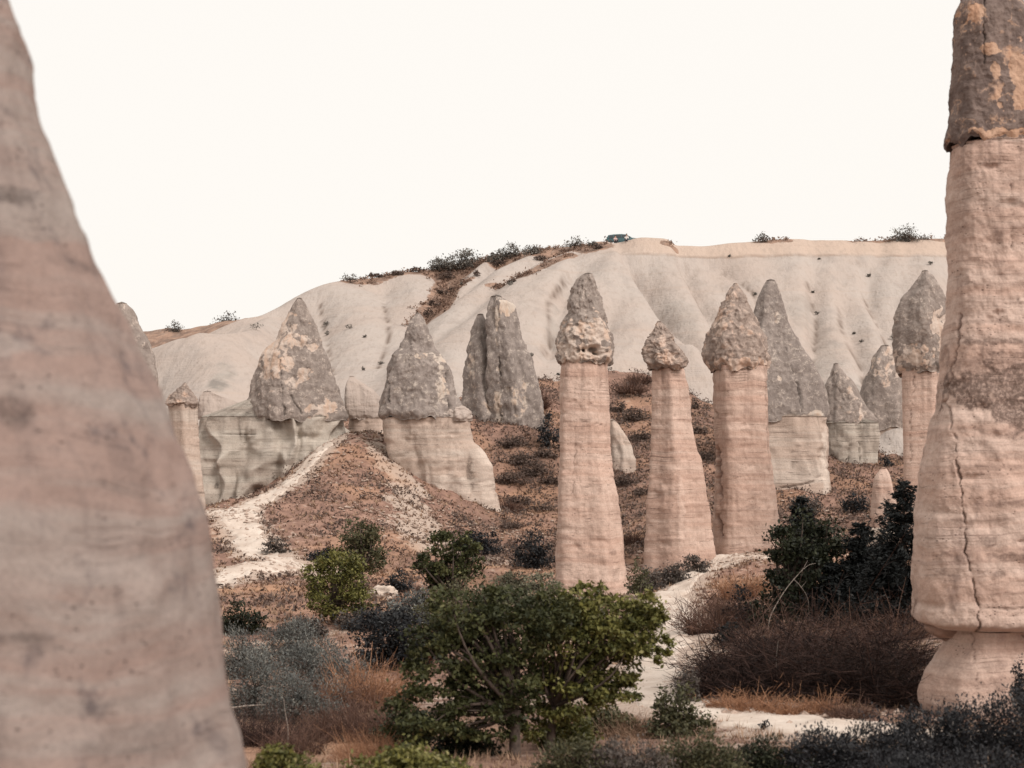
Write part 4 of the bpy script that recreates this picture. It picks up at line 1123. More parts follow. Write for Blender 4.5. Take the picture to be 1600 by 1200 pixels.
def dead_branch(pts, Y, r, label, name='dead_branch', forks=()):
    P = [at(a, b, Y) for a, b in pts]
    base = P[0].copy()
    t = thing(name, base, label, 'dead branch')
    c = catmull(P, 5)
    v, f = tube(c, np.linspace(r, r * 0.35, len(c)), 6)
    link_mesh('stem', v, f, M['deadwood'], t)
    for fk in forks:
        c = catmull([at(a, b, Y + rng.uniform(-0.2, 0.2)) for a, b in fk], 5)
        v, f = tube(c, np.linspace(r * 0.6, r * 0.2, len(c)), 5)
        link_mesh('twig', v, f, M['deadwood'], t)
    return t

def stone(px, py, w, h, mat, label, seed=1, name='stone', group=None, hill=False, cat='stone'):
    b = hit(px, py, hill=hill)
    s = b[1] / F
    n, m = 26, 34
    ph = np.linspace(0.02, math.pi - 0.02, n); th = np.linspace(0, 2 * math.pi, m, endpoint=False)
    D = np.stack([np.sin(ph)[:, None] * np.cos(th)[None], np.sin(ph)[:, None] * np.sin(th)[None], np.cos(ph)[:, None] * np.ones(m)[None]], -1).reshape(-1, 3)
    r = 1 + 0.35 * fbm(D * 1.5 + seed, 3, seed) + 0.12 * fbm(D * np.array([3, 3, 9.0]) + seed, 3, seed + 5)
    V = D * r[:, None] * np.array([w / 2 * s, w / 2 * s * 0.8, h * s * 0.75]) + b + np.array([0, 0, h * s * 0.25])
    o = link_mesh(name, V, grid_faces(n, m, True)[:, ::-1], M[mat], origin=b)
    return tag(o, label, cat, group)

# -- the foreground tree and its neighbours
b = hit(806, 1186)
blob_tree('broadleaf_tree', b, [(725, 955, 62, 48), (690, 1030, 66, 58), (672, 1110, 66, 44), (640, 1140, 40, 32), (790, 985, 84, 62), (780, 1060, 84, 58), (755, 1120, 72, 42), (850, 955, 50, 44)],
          'green', 'large dark green leafy tree with forked trunk standing before the tallest pillar', 'tree', 3.6 * b[1] / F, 0.20, trunk_r=0.10, clump=0.15)
b2 = b + np.array([0.55, 0.5, 0.02])
b2[2] = ground_z(b2[0], b2[1])
blob_tree('broadleaf_tree', b2, [(905, 940, 46, 36), (890, 1000, 62, 56), (945, 985, 62, 56), (990, 975, 44, 44), (1015, 955, 26, 30), (1020, 1010, 30, 28), (940, 1045, 60, 46), (890, 1085, 64, 48), (960, 1080, 40, 30), (850, 1130, 46, 34)],
          'lime', 'yellow green leafy tree leaning over the pale path', 'tree', 3.7 * b[1] / F, 0.20, trunk_r=0.08, clump=0.15)
for (bx, by) in [(942, 905), (1046, 925)]:
    pass
b = hit(525, 975)
blob_tree('broadleaf_tree', b, [(500, 900, 26, 28), (530, 890, 34, 30), (558, 905, 28, 30), (505, 940, 28, 26), (545, 940, 34, 26)], 'lime', 'rounded bright olive green tree below the winding path', 'tree', 2.6 * b[1] / F, 0.34, clump=0.24)
b = hit(568, 925)
blob_tree('broadleaf_tree', b, [(556, 835, 24, 24), (572, 850, 26, 28), (585, 870, 18, 26), (552, 870, 24, 26)], 'olive', 'dull olive tree with a grey edge behind the rounded green tree', 'tree', 2.4 * b[1] / F, 0.34, clump=0.24)
b = hit(712, 972)
blob_tree('broadleaf_tree', b, [(705, 850, 30, 24), (735, 850, 22, 18), (670, 885, 22, 22), (705, 890, 34, 24), (735, 885, 20, 20), (690, 910, 24, 14)], 'green', 'airy green tree with a ragged crown at the foot of the mound', 'tree', 2.8 * b[1] / F, 0.34, clump=0.22)
shrub(708, 1000, 120, 100, 'olive', 'fine leaved olive bush under the airy green tree', 'bush', 2.0, 0.22)
shrub(618, 1048, 140, 128, 'navy', 'dense blue black bush beside the brown boulder', 'bush', 2.8, 0.20)
shrub(672, 1038, 40, 66, 'redleaf', 'small rust red bush between the blue black bush and the large tree', 'bush', 2.4, 0.20, nb=3)
shrub(375, 992, 80, 52, 'dkgreen', 'low dark green bush beside the blurred cone', 'bush', 2.4, 0.22)
for (a, bb, w, h, lab) in [(375, 1062, 90, 95, 'blue grey feathery shrub just below the low dark green bush'), (455, 1050, 130, 90, 'blue grey feathery shrub below the grey twiggy bush'), (500, 1085, 150, 105, 'widest blue grey feathery shrub, beside the red brown bare bush'),
                           (395, 1120, 130, 110, 'blue grey feathery shrub right above the pale level dead branch'), (470, 1130, 130, 110, 'blue grey feathery shrub right behind the pale upright dead stalk')]:
    shrub(a, bb, w, h, 'bluegrey', lab, 'shrub', 2.3, 0.26, group='blue grey shrubs', aspect=0.3, along_up=1.0)
brush(575, 1108, 120, 92, 'orange', 'orange dry bush between blue grey thicket and large tree', 900, wpx=0.7, spread=0.8)
brush(515, 1112, 120, 78, 'twig', 'red brown bare bush behind the blue grey thicket', 700, wpx=0.6)
brush(560, 1150, 190, 72, 'twig', 'wide red brown thicket of bare stems below the pale stones', 1500, wpx=0.6, spread=0.5)
brush(400, 1165, 130, 80, 'darktwig', 'dark dead bush under the blue grey thicket', 900, wpx=0.6)
brush(590, 1190, 150, 60, 'orange', 'patch of tall orange dry stems near the large tree', 1500, wpx=0.45, spread=0.4, shoots=1)
brush(460, 1180, 110, 60, 'twig', 'short red brown stems beside the pale stalk', 700, wpx=0.5, spread=0.4, shoots=1)
shrub(440, 1225, 110, 66, 'lime', 'bright green low bush by the blurred cone', 'bush', 4.0, 0.16)
shrub(650, 1232, 190, 72, 'lime', 'long bright green low bush in front of the large tree', 'bush', 4.0, 0.16)
shrub(520, 1240, 60, 40, 'olive', 'small olive bush between two bright green low bushes', 'bush', 3.5, 0.15)
stone(640, 1030, 64, 40, 'brownstone', 'brown layered boulder beside the rust red bush', 3, 'boulder', cat='boulder')
stone(600, 934, 44, 18, 'stone', 'flat cream rock behind the blue black bush', 5, 'boulder', cat='boulder')
for k, (a, bb, w, h) in enumerate([(507, 1083, 10, 6), (530, 1087, 26, 9), (552, 1085, 18, 7), (571, 1086, 14, 8)]):
    stone(a, bb, w, h, 'stone', 'pale stone lying in the row before the orange dry bush', 11 + k, group='pale stones in a row')
dead_branch([(362, 1106), (385, 1103), (400, 1102), (412, 1101)], hit(400, 1130)[1] - 1.5, 0.022, 'pale dead branch lying level under the blue grey thicket')
dead_branch([(449, 1172), (450, 1140), (446, 1115), (443, 1092)], hit(448, 1170)[1], 0.014, 'pale upright dead stalk before the dark dead bush', 'dead_stalk')

# -- middle distance
for (a, bb, w, h, m, lab) in [(640, 975, 90, 50, 'bluegrey', 'grey feathery bush behind the blue black bush'), (770, 985, 90, 60, 'olive', 'olive bush filling the gap behind the large tree'),
                              (560, 985, 70, 40, 'greyshrub', 'grey brown bush below the rounded green tree'), (470, 1000, 90, 40, 'greyshrub', 'grey twiggy bush behind the blue grey thicket'),
                              (900, 985, 100, 60, 'sage', 'sage green bush before the foot of the tallest pillar'), (1000, 985, 70, 50, 'olive', 'olive bush behind the yellow green tree beside the path'),
                              (640, 1165, 90, 60, 'dkgreen', 'dark green bush under the low boughs of the large tree'), (725, 1185, 110, 50, 'dkgreen', 'dark low bush at the trunk of the large tree'),
                              (880, 1170, 100, 66, 'lime', 'yellow green bush beside the trunk of the yellow green tree'), (950, 1150, 90, 44, 'olive', 'low olive bush between yellow green tree and path')]:
    shrub(a, bb, w, h, m, lab, 'bush', 2.6 if bb < 1100 else 3.3, 0.2)
shrub(622, 928, 44, 40, 'navy', 'small blue grey bush beside the flat cream rock', 'bush', 2.0, 0.25)
shrub(660, 950, 60, 40, 'bluegrey', 'loose grey bush between the flat cream rock and the airy green tree', 'bush', 2.0, 0.2)
shrub(431, 866, 44, 26, 'greyshrub', 'small dark bush beside the winding path', 'bush', 1.8, 0.3)
shrub(510, 880, 60, 26, 'navy', 'low blue grey bush behind the rounded green tree', 'bush', 1.8, 0.3)
shrub(745, 868, 84, 44, 'navy', 'wide blue grey bush behind the airy green tree', 'bush', 1.9, 0.3)
shrub(836, 888, 66, 66, 'navy', 'round blue black bush left beside the tallest pillar', 'bush', 2.0, 0.32)
for (a, bb, w, h) in [(800, 925, 70, 34), (845, 930, 60, 40), (790, 945, 70, 36), (850, 952, 60, 36)]:
    shrub(a, bb, w, h, 'sage', 'grey green low shrub at the foot of the tallest pillar', 'shrub', 1.9, 0.28, group='grey green shrubs by the tallest pillar')
shrub(998, 935, 40, 64, 'olive', 'narrow green bush between the tallest and the narrow pillar', 'bush', 2.0, 0.26)
for (a, bb, w, h) in [(1012, 925, 50, 40), (1050, 912, 56, 38), (1088, 895, 44, 36)]:
    shrub(a, bb, w, h, 'greyshrub', 'dark grey shrub in the hedge along the path below the narrow pillar', 'shrub', 1.9, 0.34, group='hedge shrubs below the narrow pillar')
shrub(858, 700, 40, 56, 'navy', 'blue black bush on the brown slope behind the tallest pillar', 'bush', 1.8, 0.34)
for (a, bb, w, h) in [(800, 700, 40, 26), (815, 730, 40, 26), (795, 760, 50, 26), (835, 745, 40, 30), (860, 760, 30, 26), (810, 790, 44, 22), (850, 715, 30, 24), (990, 660, 40, 30), (1000, 690, 30, 24), (965, 645, 26, 22), (975, 760, 36, 24), (1085, 640, 18, 26), (1090, 680, 24, 24), (1098, 720, 24, 22), (985, 720, 26, 20), (1000, 780, 24, 20), (850, 800, 34, 20), (800, 830, 30, 16)]:
    shrub(a, bb, w * 1.25, h * 0.85, 'scrub', 'low grey brown scrub on the slope behind the pillars', 'shrub', 1.7, 0.24, group='scrub on the slope behind the pillars', Y0=70.0)
for (a, bb, w, h) in [(840, 640, 34, 40), (985, 615, 40, 30), (1000, 600, 30, 26), (800, 800, 30, 20), (985, 850, 30, 26)]:
    brush(a, bb, w, h, 'twig', 'red brown dry bush on the slope behind the pillars', 300, group='dry bushes behind the pillars', wpx=0.6, Y0=70.0)
shrub(1335, 803, 46, 34, 'navy', 'blue grey bush at the foot of the fluted buttress', 'bush', 1.8, 0.32, Y0=70.0)
shrub(1264, 805, 46, 34, 'greyshrub', 'grey bush below the pale block of the tall dark cone', 'bush', 1.8, 0.32, Y0=70.0)
shrub(1386, 745, 28, 40, 'navy', 'dark bush beside the small plain cone', 'bush', 1.8, 0.3, base=np.array([at(1386, 745, 126)[0], 126, at(1386, 745, 126)[2]]))
brush(1370, 850, 40, 34, 'darktwig', 'dark red dead bush above the pale slab', 300, wpx=0.7)
stone(1376, 858, 50, 30, 'stone', 'tilted pale slab among the dark conifers', 21, 'boulder', cat='boulder')

# -- right-hand thicket
brush(1160, 935, 70, 44, 'orange', 'orange dry bush on the bank below the stout pillar', 600, wpx=0.6, spread=0.7)
b = hit(1240, 985, 40)
b[1] -= 0
blob_tree('broadleaf_tree', b, [(1225, 850, 26, 30), (1262, 840, 40, 34), (1295, 850, 28, 34), (1235, 890, 34, 34), (1275, 890, 40, 34), (1215, 930, 26, 30), (1250, 945, 40, 34), (1200, 960, 26, 26)], 'dkgreen', 'dark green leafy tree between the stout pillar and the conifers', 'tree', 3.0 * b[1] / F, 0.24, clump=0.24)
conifer(1252, 975, 778, 100, 'dark conifer with its tip above the dark green leafy tree', base=hit(1252, 960, 40), dens=1.3)
conifer(1412, 985, 752, 160, 'tall black conifer against the huge cracked column', base=hit(1412, 982, 40), dens=1.6)
conifer(1345, 985, 818, 120, 'black conifer between the tall conifer and the dark green tree', base=hit(1345, 975, 40), dens=1.6)
conifer(1385, 985, 850, 110, 'broad black conifer before the tall conifer', base=hit(1383, 985, 40), dens=1.6)
conifer(1300, 990, 880, 90, 'short black conifer at the edge of the dry thicket', base=hit(1300, 982, 40), dens=1.6)
shrub(1160, 985, 60, 70, 'navy', 'blue black bush beside the dark green leafy tree', 'bush', 2.4, 0.24)
shrub(1140, 1010, 50, 46, 'conifer', 'near black bush at the top of the dry thicket', 'bush', 2.4, 0.24)
Yd = hit(1215, 990)[1] - 1.0
dead_branch([(1200, 985), (1205, 960), (1225, 925), (1245, 900), (1262, 884), (1275, 880)], Yd, 0.018, 'bleached dead branch arching before the dark green leafy tree', forks=[[(1240, 905), (1250, 915), (1262, 935), (1264, 960), (1266, 980)], [(1245, 900), (1255, 888), (1262, 876)], [(1252, 918), (1260, 908)]])
dead_branch([(1345, 985), (1347, 950), (1340, 925), (1336, 902)], Yd, 0.016, 'bleached dead stalk standing before the black conifers', 'dead_stalk', forks=[[(1340, 985), (1328, 965), (1315, 945)]])
dead_branch([(1216, 1090), (1214, 1060), (1213, 1030), (1216, 1000)], hit(1215, 1092)[1], 0.014, 'bleached dead stalk standing in the dry thicket', 'dead_stalk')
for (a, bb, w, h, m, lab) in [(1105, 990, 60, 84, 'twig', 'reddish bare bush at the very edge of the pale path'), (1150, 975, 70, 80, 'twig', 'reddish bare bush before the orange bush on the bank')]:
    brush(a, bb, w, h, m, lab, 360, group='reddish bare bushes by the path', wpx=0.7, spread=1.0, shoots=3)
for (a, bb, w, h) in [(1128, 1086, 80, 78), (1185, 1088, 110, 92), (1250, 1092, 130, 90), (1320, 1095, 140, 92), (1395, 1098, 130, 96), (1160, 1052, 100, 60), (1230, 1045, 120, 66), (1310, 1045, 130, 60), (1390, 1045, 110, 66)]:
    brush(a, bb, w, h, 'darktwig', 'dark tangled dry bush in the thicket beside the huge column', 420, group='dry thicket bushes', wpx=1.0, spread=1.0, curl=0.9, shoots=8, tangle=1.0)  # near-black twig colour also paints the shade low in the thicket
for (a, bb, w, h) in [(1205, 1010, 110, 40), (1280, 1008, 120, 42), (1350, 1000, 100, 40), (1420, 1000, 60, 40)]:
    brush(a, bb, w, h * 1.3, 'twig', 'red brown dry bush along the top of the thicket', 500, group='red brown bushes above the thicket', wpx=0.6, spread=1.0, curl=0.8, tangle=0.5)
for (a, bb, w, h) in [(1135, 1108, 56, 28), (1175, 1112, 76, 40), (1230, 1116, 70, 28), (1285, 1116, 60, 30), (1330, 1122, 70, 34)]:
    brush(a, bb, w, h, 'orange' if a != 1330 else 'twig', 'orange dry weeds along the pale path before the dry thicket' if a != 1330 else 'brown dry weeds at the end of the orange ones', 420, group='orange weeds along the path' if a != 1330 else None, wpx=0.7, spread=1.4, curl=0.6, shoots=4, tangle=0.3)
shrub(1060, 1150, 100, 84, 'olive', 'small olive shrub standing at the bend of the pale path', 'shrub', 3.2, 0.15)
shrub(1072, 1100, 44, 70, 'greyshrub', 'grey twiggy shrub between path bend and dry thicket', 'shrub', 2.4, 0.2)
shrub(1195, 1140, 20, 16, 'navy', 'tiny dark plant growing in the pale path', 'plant', 2.4, 0.25, nb=2)
brush(980, 1150, 120, 44, 'grass', 'pinkish dry grass clump under the yellow green tree', 900, wpx=0.5, spread=0.5, shoots=1)
for (a, bb, w, h, m, lab, g) in [
    (900, 1225, 140, 78, 'olive', 'olive low shrub in front of the yellow green tree', None),
    (985, 1222, 140, 84, 'greyshrub', 'grey brown low shrub between olive and green low shrubs', None),
    (1090, 1222, 150, 88, 'olive', 'green tipped low shrub before the bend of the path', None),
    (1190, 1215, 130, 76, 'dkgreen', 'dark green low shrub before the pale path', None),
    (1280, 1212, 140, 76, 'mesh', 'dark fine leaved shrub in the mass before the huge column', 'dark fine leaved shrubs'),
    (1370, 1205, 150, 86, 'mesh', 'dark fine leaved shrub in the mass before the huge column', 'dark fine leaved shrubs'),
    (1455, 1200, 150, 110, 'mesh', 'dark fine leaved shrub in the mass before the huge column', 'dark fine leaved shrubs'),
    (1540, 1195, 150, 118, 'mesh', 'dark fine leaved shrub in the mass before the huge column', 'dark fine leaved shrubs'),
    (1620, 1195, 130, 150, 'mesh', 'dark fine leaved shrub in the mass before the huge column', 'dark fine leaved shrubs'),
    (1420, 1240, 170, 80, 'mesh', 'dark fine leaved shrub in the mass before the huge column', 'dark fine leaved shrubs'),
    (1540, 1245, 170, 80, 'mesh', 'dark fine leaved shrub in the mass before the huge column', 'dark fine leaved shrubs')]:
    shrub(a, bb, w, h, m, lab, 'shrub', 2.7, 0.22, group=g, aspect=0.42, along_up=0.8)
shrub(1600, 1105, 30, 100, 'mesh', 'narrow dark bush against the foot of the huge column', 'bush', 2.6, 0.25, base=np.array([at(1600, 1115, 29.4)[0], 29.4, at(1600, 1115, 29.4)[2]]), nb=3)

# -- shrubs on the ridge and in the gully
RL = 'grey green bush on the ridge top beside the brown gully'
for (a, bb, w, h) in [(687, 424, 34, 28), (725, 424, 62, 38), (775, 412, 34, 22), (797, 404, 38, 26), (832, 398, 32, 20)]:
    shrub(a, bb, w, h, 'ridgebush', RL if a != 725 else 'largest round grey green bush on the ridge top', 'bush', 1.6, 0.3, group='ridge top bushes' if a != 725 else None, hill=True, Y0=120.0)
for (a, bb, w, h, lab) in [(547, 443, 30, 18, 'small grey bush at the bare end of the ridge top'), (897, 390, 30, 24, 'small open tree on the ridge beside the car'), (926, 387, 18, 10, 'tiny bush on the ridge nearest the car'),
                           (1190, 380, 26, 16, 'small dark bush on the cliff edge above the tall dark cone'), (1418, 378, 56, 28, 'wide twiggy bush on the cliff edge by the huge column')]:
    shrub(a, bb, w, h, 'ridgebush', lab, 'bush', 1.4, 0.24, hill=True, Y0=120.0)
for (a, bb, w, h) in [(272, 522, 30, 24), (355, 512, 44, 26)]:
    shrub(a, bb, w, h, 'greyshrub', 'dark bush on the far brown ridge', 'bush', 1.4, 0.28, group='bushes on the far ridge', base=np.array([at(a, bb, 258)[0], 258, at(a, bb, 258)[2]]))
for (a, bb, w, h) in [(700, 440, 26, 16), (690, 462, 22, 14), (678, 480, 20, 14), (668, 498, 22, 16), (745, 432, 12, 12), (705, 458, 14, 10), (780, 418, 26, 12), (845, 408, 22, 9), (800, 442, 14, 6), (935, 390, 18, 8), (620, 430, 20, 8), (585, 434, 24, 8), (650, 425, 22, 9)]:
    shrub(a, bb, w, h, 'scrub', 'low dark scrub in the brown gully below the ridge', 'shrub', 1.4, 0.4, group='gully scrub', hill=True, Y0=120.0)
for (a, bb, w, h) in [(510, 510, 8, 10), (511, 525, 8, 8), (546, 514, 12, 10), (595, 570, 10, 6), (568, 580, 6, 8), (400, 516, 20, 14), (722, 446, 8, 8), (797, 446, 10, 8), (1180, 462, 6, 5), (1270, 458, 4, 5), (1277, 492, 7, 7), (1358, 434, 6, 6), (1454, 414, 8, 8), (1334, 524, 5, 5), (1346, 536, 7, 6), (830, 560, 7, 8), (827, 582, 5, 8), (1395, 532, 10, 14), (873, 588, 6, 5), (570, 528, 6, 5), (1140, 403, 4, 4), (1280, 407, 4, 4)]:
    shrub(a, bb, w, h, 'ridgebush', 'tiny tuft growing on the bare pale hillside', 'plant', 1.1, 0.28, group='tufts on the bare hillside', hill=True, Y0=120.0, nb=2, stems=1)

# -- dry grass: nobody could count the blades
def grass(name, n, region, mat, hmin, hmax, wid, label, cond, blades=7):
    x0, x1, y0, y1 = region
    x = rng.uniform(x0, x1, n); y = rng.uniform(y0, y1, n)
    keep = np.abs(x / y) < 0.36
    p = np.stack([x, y, 0 * x], -1)
    keep &= cond(x, y, fbm(p * 0.55, 4, 17, 0.7))
    for P in PATHS:
        keep &= seg_dist(x, y, P[::4]) > 0.75 + 0.7 * rng.uniform(0, 1, n)
    x, y = x[keep], y[keep]
    m = len(x)
    h = rng.uniform(hmin, hmax, m)
    x = np.repeat(x, blades); y = np.repeat(y, blades); h = np.repeat(h, blades) * rng.uniform(0.5, 1.1, m * blades)
    tone = np.repeat(rng.uniform(0, 1, m), blades)
    th = rng.uniform(0, 2 * np.pi, len(x))
    sp = np.repeat(rng.uniform(0.3, 1.3, m), blades) * h
    ox, oy = np.cos(th) * sp * rng.uniform(0, 0.5, len(x)), np.sin(th) * sp * rng.uniform(0, 0.5, len(x))
    bx, by = x + ox, y + oy
    bz = ground_z(bx, by) - 0.03
    tx, ty = bx + np.cos(th) * sp, by + np.sin(th) * sp
    w = wid * rng.uniform(0.6, 1.4, len(x))
    a = np.stack([bx - np.sin(th) * w, by + np.cos(th) * w, bz], -1)
    c = np.stack([bx + np.sin(th) * w, by - np.cos(th) * w, bz], -1)
    e = np.stack([tx, ty, bz + h], -1)
    V = np.stack([a, c, e], 1).reshape(-1, 3)
    o = link_mesh(name, V, np.arange(len(V)).reshape(-1, 3), M[mat], smooth=False, attrs={'tint': np.repeat(np.clip(tone + rng.normal(size=len(x)) * 0.15, 0, 1), 3)})
    tag(o, label, 'grass', kind='stuff')

grass('dry_grass', 34000, (-32, 34, 58, 135), 'grassdark', 0.08, 0.28, 0.05, 'brown dry weeds covering the mound and slopes', lambda x, y, n: n > -0.10 + rng.normal(size=len(x)) * 0.12, blades=5)
grass('dry_grass', 30000, (-32, 34, 58, 135), 'grass', 0.08, 0.28, 0.045, 'straw coloured dry grass on the mound and slopes', lambda x, y, n: n < 0.12 + rng.normal(size=len(x)) * 0.12, blades=5)
grass('dry_grass', 26000, (-16, 20, 23, 60), 'grass', 0.08, 0.28, 0.012, 'dry straw grass on the valley floor', lambda x, y, n: n > -0.05)

def rubble(n_each):
    """small fallen stones round the rock feet and along the paths"""
    pts = []
    for (a, bb, r) in [(922, 930, 3.0), (1060, 885, 3.2), (1165, 875, 3.2), (1240, 800, 4), (720, 850, 6), (440, 760, 4), (545, 680, 3), (1480, 1110, 2.2), (660, 830, 3), (790, 840, 3), (560, 1085, 1.5), (1330, 850, 4)]:
        h = hit(a, bb)
        pts.append(h[:2] + rng.normal(size=(n_each, 2)) * r * np.array([1.0, 0.8]))
    for P in PATHS:
        k = rng.integers(0, len(P), n_each)
        pts.append(P[k, :2] + rng.normal(size=(n_each, 2)) * 0.8)
    p = np.vstack(pts); n = len(p)
    ico = np.array([(0, 0, 1), (0.9, 0, 0.1), (0.2, 0.85, 0.2), (-0.8, 0.4, 0), (-0.6, -0.7, 0.15), (0.4, -0.8, 0), (0, 0, -0.8)], float)
    fc = np.array([(0, 1, 2), (0, 2, 3), (0, 3, 4), (0, 4, 5), (0, 5, 1), (6, 2, 1), (6, 3, 2), (6, 4, 3), (6, 5, 4), (6, 1, 5)])
    sz = 0.03 + 0.10 * rng.uniform(0, 1, n) ** 4 + 0.0006 * p[:, 1]
    V = ico[None] * (sz[:, None] * rng.uniform(0.6, 1.3, (n, 7)))[..., None] * np.array([1.2, 1.0, 0.7])
    V = V + np.column_stack([p, ground_z(p[:, 0], p[:, 1]) + sz * 0.2])[:, None]
    Fc = fc[None] + (np.arange(n) * 7)[:, None, None]
    tag(link_mesh('rubble', V.reshape(-1, 3), Fc.reshape(-1, 3), M['dullstone'], smooth=False), 'small pale stones fallen round the rock feet and paths', 'rubble', kind='stuff')
rubble(220)

def slope_scrub(name, n, region, mat, label, lo, m=7):
    x = rng.uniform(region[0], region[1], n); y = rng.uniform(region[2], region[3], n)
    p = np.stack([x, y, 0 * x], -1)
    keep = (np.abs(x / y) < 0.36) & (fbm(p * 0.22, 4, 27, 0.65) > lo)
    for P in PATHS:
        keep &= seg_dist(x, y, P[::4]) > 1.2
    x, y = x[keep], y[keep]
    k = len(x)
    r = np.repeat(rng.uniform(0.10, 0.36, k), m)[:, None]
    c = np.column_stack([x, y, ground_z(x, y) + 0.06])
    c = np.repeat(c, m, 0) + rng.normal(size=(k * m, 3)) * r * np.array([1.2, 1.2, 0.55])
    v, f = leaf_mesh(c, 0.105, 0.45, 0.2)
    tag(link_mesh(name, v, f, M[mat], None, smooth=False, attrs={'tint': np.repeat(np.clip(np.repeat(rng.uniform(0, 1, k), m) + rng.normal(size=k * m) * 0.15, 0, 1), 4)}), label, 'scrub', kind='stuff')
slope_scrub('dry_scrub', 15000, (-4, 34, 86, 148), 'scrub', 'mauve brown scrub covering the slope behind the pillars', -0.28)
slope_scrub('dry_scrub', 5000, (-26, -2, 60, 116), 'scrub', 'thin brown scrub on the mound and the flat below it', 0.05)
def ridge_scrub():
    C, T = [], []
    for pts, w, v in SOIL_LINES:
        L = catmull([hit(a, b, 120, 212, True) for a, b in pts], 8)
        ln = np.hypot(*np.diff(L[:, :2], axis=0).T).sum()
        n = int(ln * w * 3.2)
        k = rng.uniform(0, len(L) - 1.001, n)
        i0 = k.astype(int); fr = (k - i0)[:, None]
        c = (L[i0] * (1 - fr) + L[i0 + 1] * fr)[:, :2] + rng.normal(size=(n, 2)) * w * 0.45
        z = hill_z(c[:, 0], c[:, 1])
        m = 16
        r = np.repeat(rng.uniform(0.12, 0.42, n), m)[:, None]
        cc = np.repeat(np.column_stack([c, z]), m, 0) + rng.normal(size=(n * m, 3)) * r * np.array([1, 1, 0.55]) + np.array([0, 0, 0.12])
        C.append(cc); T.append(np.repeat(rng.uniform(0, 0.8, n), m) + rng.uniform(0, 0.2, n * m))
    C = np.vstack(C); T = np.concatenate(T)
    v, f = leaf_mesh(C, 0.13, 0.5, 0.3)
    tag(link_mesh('dry_scrub', v, f, M['grassdark'], None, smooth=False, attrs={'tint': np.repeat(T, 4)}), 'low brown scrub along the ridge top and in its gullies', 'scrub', kind='stuff')
ridge_scrub()

# ------------------------------------------------------------------ the car on the ridge and the two people
def box_loft(secs):
    """closed body from cross-sections, each an array of points in the same order"""
    n = len(secs[0])
    V = np.vstack(secs)
    f = [grid_faces(len(secs), n, True)]
    k = (len(secs) - 1) * n
    caps = []
    for s0, rev in ((0, False), (k, True)):
        for j in range(1, n - 1):
            tri = [s0, s0 + j, s0 + j + 1]
            caps.append(tri[::-1] if rev else tri)
    f.append(np.array(caps))
    return V, f

M['paint'] = mat_plain('dark_teal_paint', (0.030, 0.075, 0.085), 0.35, 0.5, 2.0, 0.1)
M['glass'] = mat_plain('window_glass', (0.03, 0.035, 0.04), 0.08, 0.6, 1.0, 0.05)
M['tyre'] = mat_plain('tyre_rubber', (0.02, 0.02, 0.02), 0.9, 0.2)
M['rim'] = mat_plain('wheel_metal', (0.35, 0.35, 0.36), 0.35, 0.5, metal=0.8)
M['skin'] = mat_plain('skin', (0.42, 0.26, 0.19), 0.6, 0.3)
M['hair'] = mat_plain('dark_hair', (0.02, 0.015, 0.012), 0.7, 0.3)
M['white_cloth'] = mat_plain('white_cloth', (0.62, 0.58, 0.55), 0.9)
M['pink_cloth'] = mat_plain('pale_pink_cloth', (0.50, 0.38, 0.36), 0.9)
M['dark_cloth'] = mat_plain('dark_trousers', (0.05, 0.045, 0.05), 0.9)
M['light'] = mat_plain('lamp_glass', (0.5, 0.5, 0.48), 0.2, 0.5)

